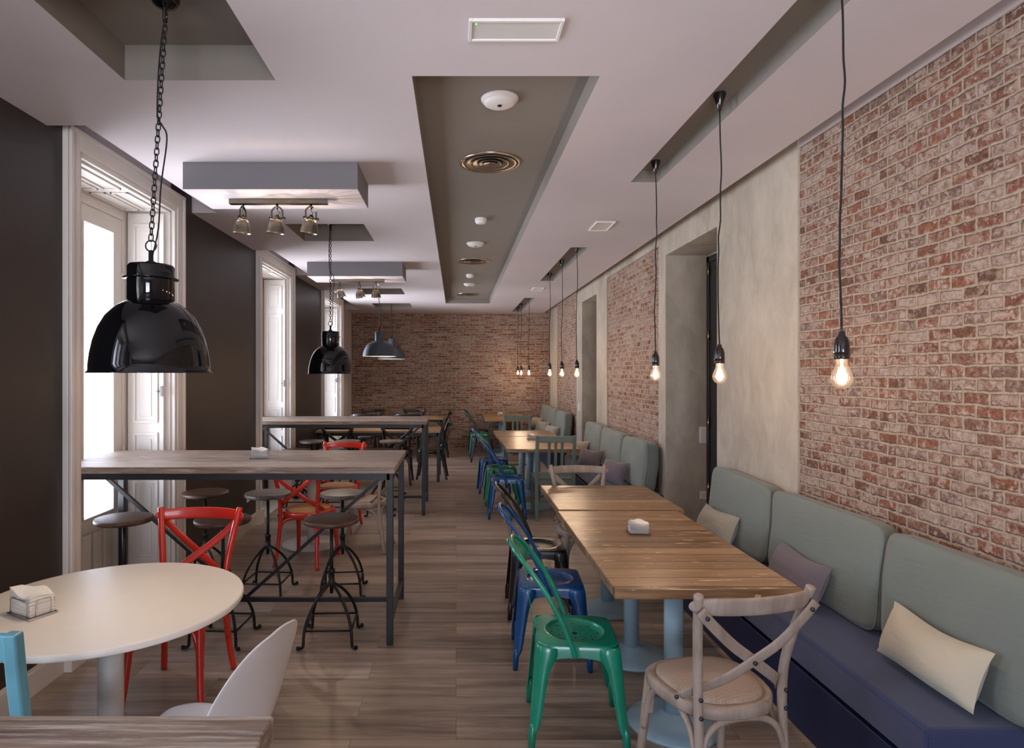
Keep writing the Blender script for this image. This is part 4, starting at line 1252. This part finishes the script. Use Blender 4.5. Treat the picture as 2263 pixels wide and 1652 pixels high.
gm = 'enamelled metal chairs along the aisle'
gc = metal_chair('green metal chair in the foreground with a round dished perforated seat', m_green, (.552, 2.955, 0), -95, gm)
b1 = metal_chair('blue metal chair right behind the foreground green one, white sticker on its back', m_blue, (.548, 3.71, 0), -94, gm, True)
k1 = metal_chair('black metal chair behind the foreground blue one, at the plank table', m_blackchair, (.57, 4.43, 0), -92, gm)
dup(b1, (.585, 7.33, 0), -92, 'blue metal chair nearest of the middle group, white sticker on its back', gm)
dup(gc, (.575, 8.06, 0), -90, 'green metal chair between the two blue ones of the middle group', gm)
dup(b1, (.52, 8.83, 0), -88, 'blue metal chair farthest of the middle group, behind the green one', gm)
dup(k1, (.485, 11.85, 0), -90, 'black metal chair nearest of the far group by the end wall', gm)
dup(gc, (.47, 12.62, 0), -90, 'green metal chair of the far group by the end wall', gm)
dup(k1, (.48, 13.35, 0), -90, 'black metal chair of the far group, last before the end wall', gm)

sc1 = slat_chair('grey green slat-back chair, its back to the viewer, at the middle tables', m_sage, (1.11, 7.30, 0), 0, 'grey green slat chairs', .95, .45)
dup(sc1, (1.01, 10.23, 0), 180, 'grey green slat-back chair facing the viewer beyond the middle tables', 'grey green slat chairs')

def bench(label, y0, y1, grp):
    t = thing('bench', label, 'bench', (XR-.014, (y0+y1)/2, 0), 0, grp); h = (y1-y0)/2
    MB().box(-.452, 0, -h+.004, h-.004, .0, .284).build('base', m_navyb, t, bevel=.004)
    MB().box(-.455, 0, -h, h, .299, .452).build('seat_cushion', m_navy, t, bevel=.022, segs=4)
    s = MB(); s.tube([(-.452,-h+.012,.438),(-.452,h-.012,.438)], .0022, 5); s.tube([(-.449,-h+.003,.31),(-.449,-h+.003,.43)], .0022, 5)
    s.build('seam_piping', m_navy, t)
    MB().box(-.40, -.02, -h+.05, h-.05, .283, .300).build('seat_board', m_navyb, t)
gbn = 'upholstered wall benches'
bench('long navy bench in the right foreground against the brick wall', 2.12, 4.88, gbn)
bench('navy bench of the middle group, starting at the plaster niche', 6.20, 9.25, gbn)
bench('navy bench of the farthest group, running to the end wall', 10.85, 13.96, gbn)

def backcush(label, ya, yb, grp, seed, lean=5, yaw=0, dx=0):
    L = yb-ya-.016; H = .49; th = .105 if ya < 5 else .148
    M = Matrix.Translation((XR-.040-th*.6+dx, (ya+yb)/2, .452+H/2+.009)) @ Matrix.Rotation(R(-90+yaw),4,'Z') @ Matrix.Rotation(R(-lean),4,'X')
    return cushion('back_cushion', label, 'cushion', (L, th, H), M, m_sagefab, grp, seed=seed)
gk = 'grey green back cushions'
backcush('grey green back cushion nearest to the viewer, behind the beige lumbar pillow', 2.05, 2.845, gk, 1)
backcush('grey green back cushion in the middle of the foreground bench, behind the mauve pillow', 2.85, 3.86, gk, 2)
backcush('grey green back cushion at the far end of the foreground bench, against plaster', 3.865, 4.78, gk, 3)
backcush('grey green back cushion nearest on the middle bench, beside the niche', 6.22, 7.15, gk, 4)
backcush('grey green back cushion in the middle of the middle bench', 7.155, 8.18, gk, 5)
backcush('grey green back cushion at the far end of the middle bench', 8.185, 9.2, gk, 6)
backcush('grey green back cushion nearest on the farthest bench', 10.87, 11.9, gk, 7)
backcush('grey green back cushion in the middle of the farthest bench', 11.905, 12.93, gk, 8)
backcush('grey green back cushion in the corner by the end wall', 12.935, 13.92, gk, 9)

def pil(label, x, y, L, H, mat, seed, yaw=0, lean=20, roll=0, T=.14):
    M = Matrix.Translation((x, y, .452+H/2*math.cos(R(lean))+.022)) @ Matrix.Rotation(R(90+yaw),4,'Z') @ Matrix.Rotation(R(lean),4,'X') @ Matrix.Rotation(R(roll),4,'Y')
    return pillow(label, (L, H, T), M, mat, 'small scatter pillows', seed)
pil('beige lumbar pillow leaning on the nearest back cushion', 1.808, 2.42, .50, .222, m_pilbeige, 1, 0, 20, 0)
pil('mauve grey lumbar pillow behind the corner of the foreground table', 1.815, 3.38, .50, .225, m_pilmauve, 2, 0, 22, 0)
pil('grey beige lumbar pillow at the far end of the foreground bench', 1.815, 4.42, .50, .23, m_pilgrey, 3, 3, 20, 0)
pil('mauve grey pillow nearest on the middle bench', 1.69, 6.80, .37, .25, m_pilmauve, 4, 28, 24, 0)
pil('mauve grey pillow in the middle of the middle bench', 1.675, 7.90, .37, .24, m_pilmauve, 5, 34, 26, 0)
pil('grey beige pillow farthest on the middle bench', 1.69, 8.80, .37, .26, m_pilgrey, 6, 30, 24, 0)
pil('grey pillow nearest on the farthest bench', 1.69, 11.25, .36, .25, m_pilgrey, 7, 28, 22, 0)
pil('grey pillow in the middle of the farthest bench', 1.68, 12.35, .36, .25, m_pilgrey, 8, 32, 24, 0)
pil('grey pillow at the far end of the farthest bench by the end wall', 1.69, 13.40, .36, .25, m_pilgrey, 9, 28, 22, 0)

napkin_set('steel wire napkin holder on the near white round table', 'thick white napkin stack, top curling, on the near white round table', -1.585, 2.37, .751, -28, True)
napkin_set('small clear napkin holder on the near high table', 'messy white napkins on the near high table', -1.305, 4.22, 1.081, 8, False)
napkin_set('clear napkin holder on the foreground plank table', 'white napkin block on the foreground plank table', 1.025, 3.56, .751, -4, False)
napkin_set('clear napkin holder on the middle plank table', 'white napkin block on the middle plank table, left of the slat chair', 1.02, 8.60, .751, -3, False)
napkin_set('clear napkin holder on the farthest table by the end wall', 'white napkins on the farthest table by the end wall', .92, 13.2, .751, 10, False)
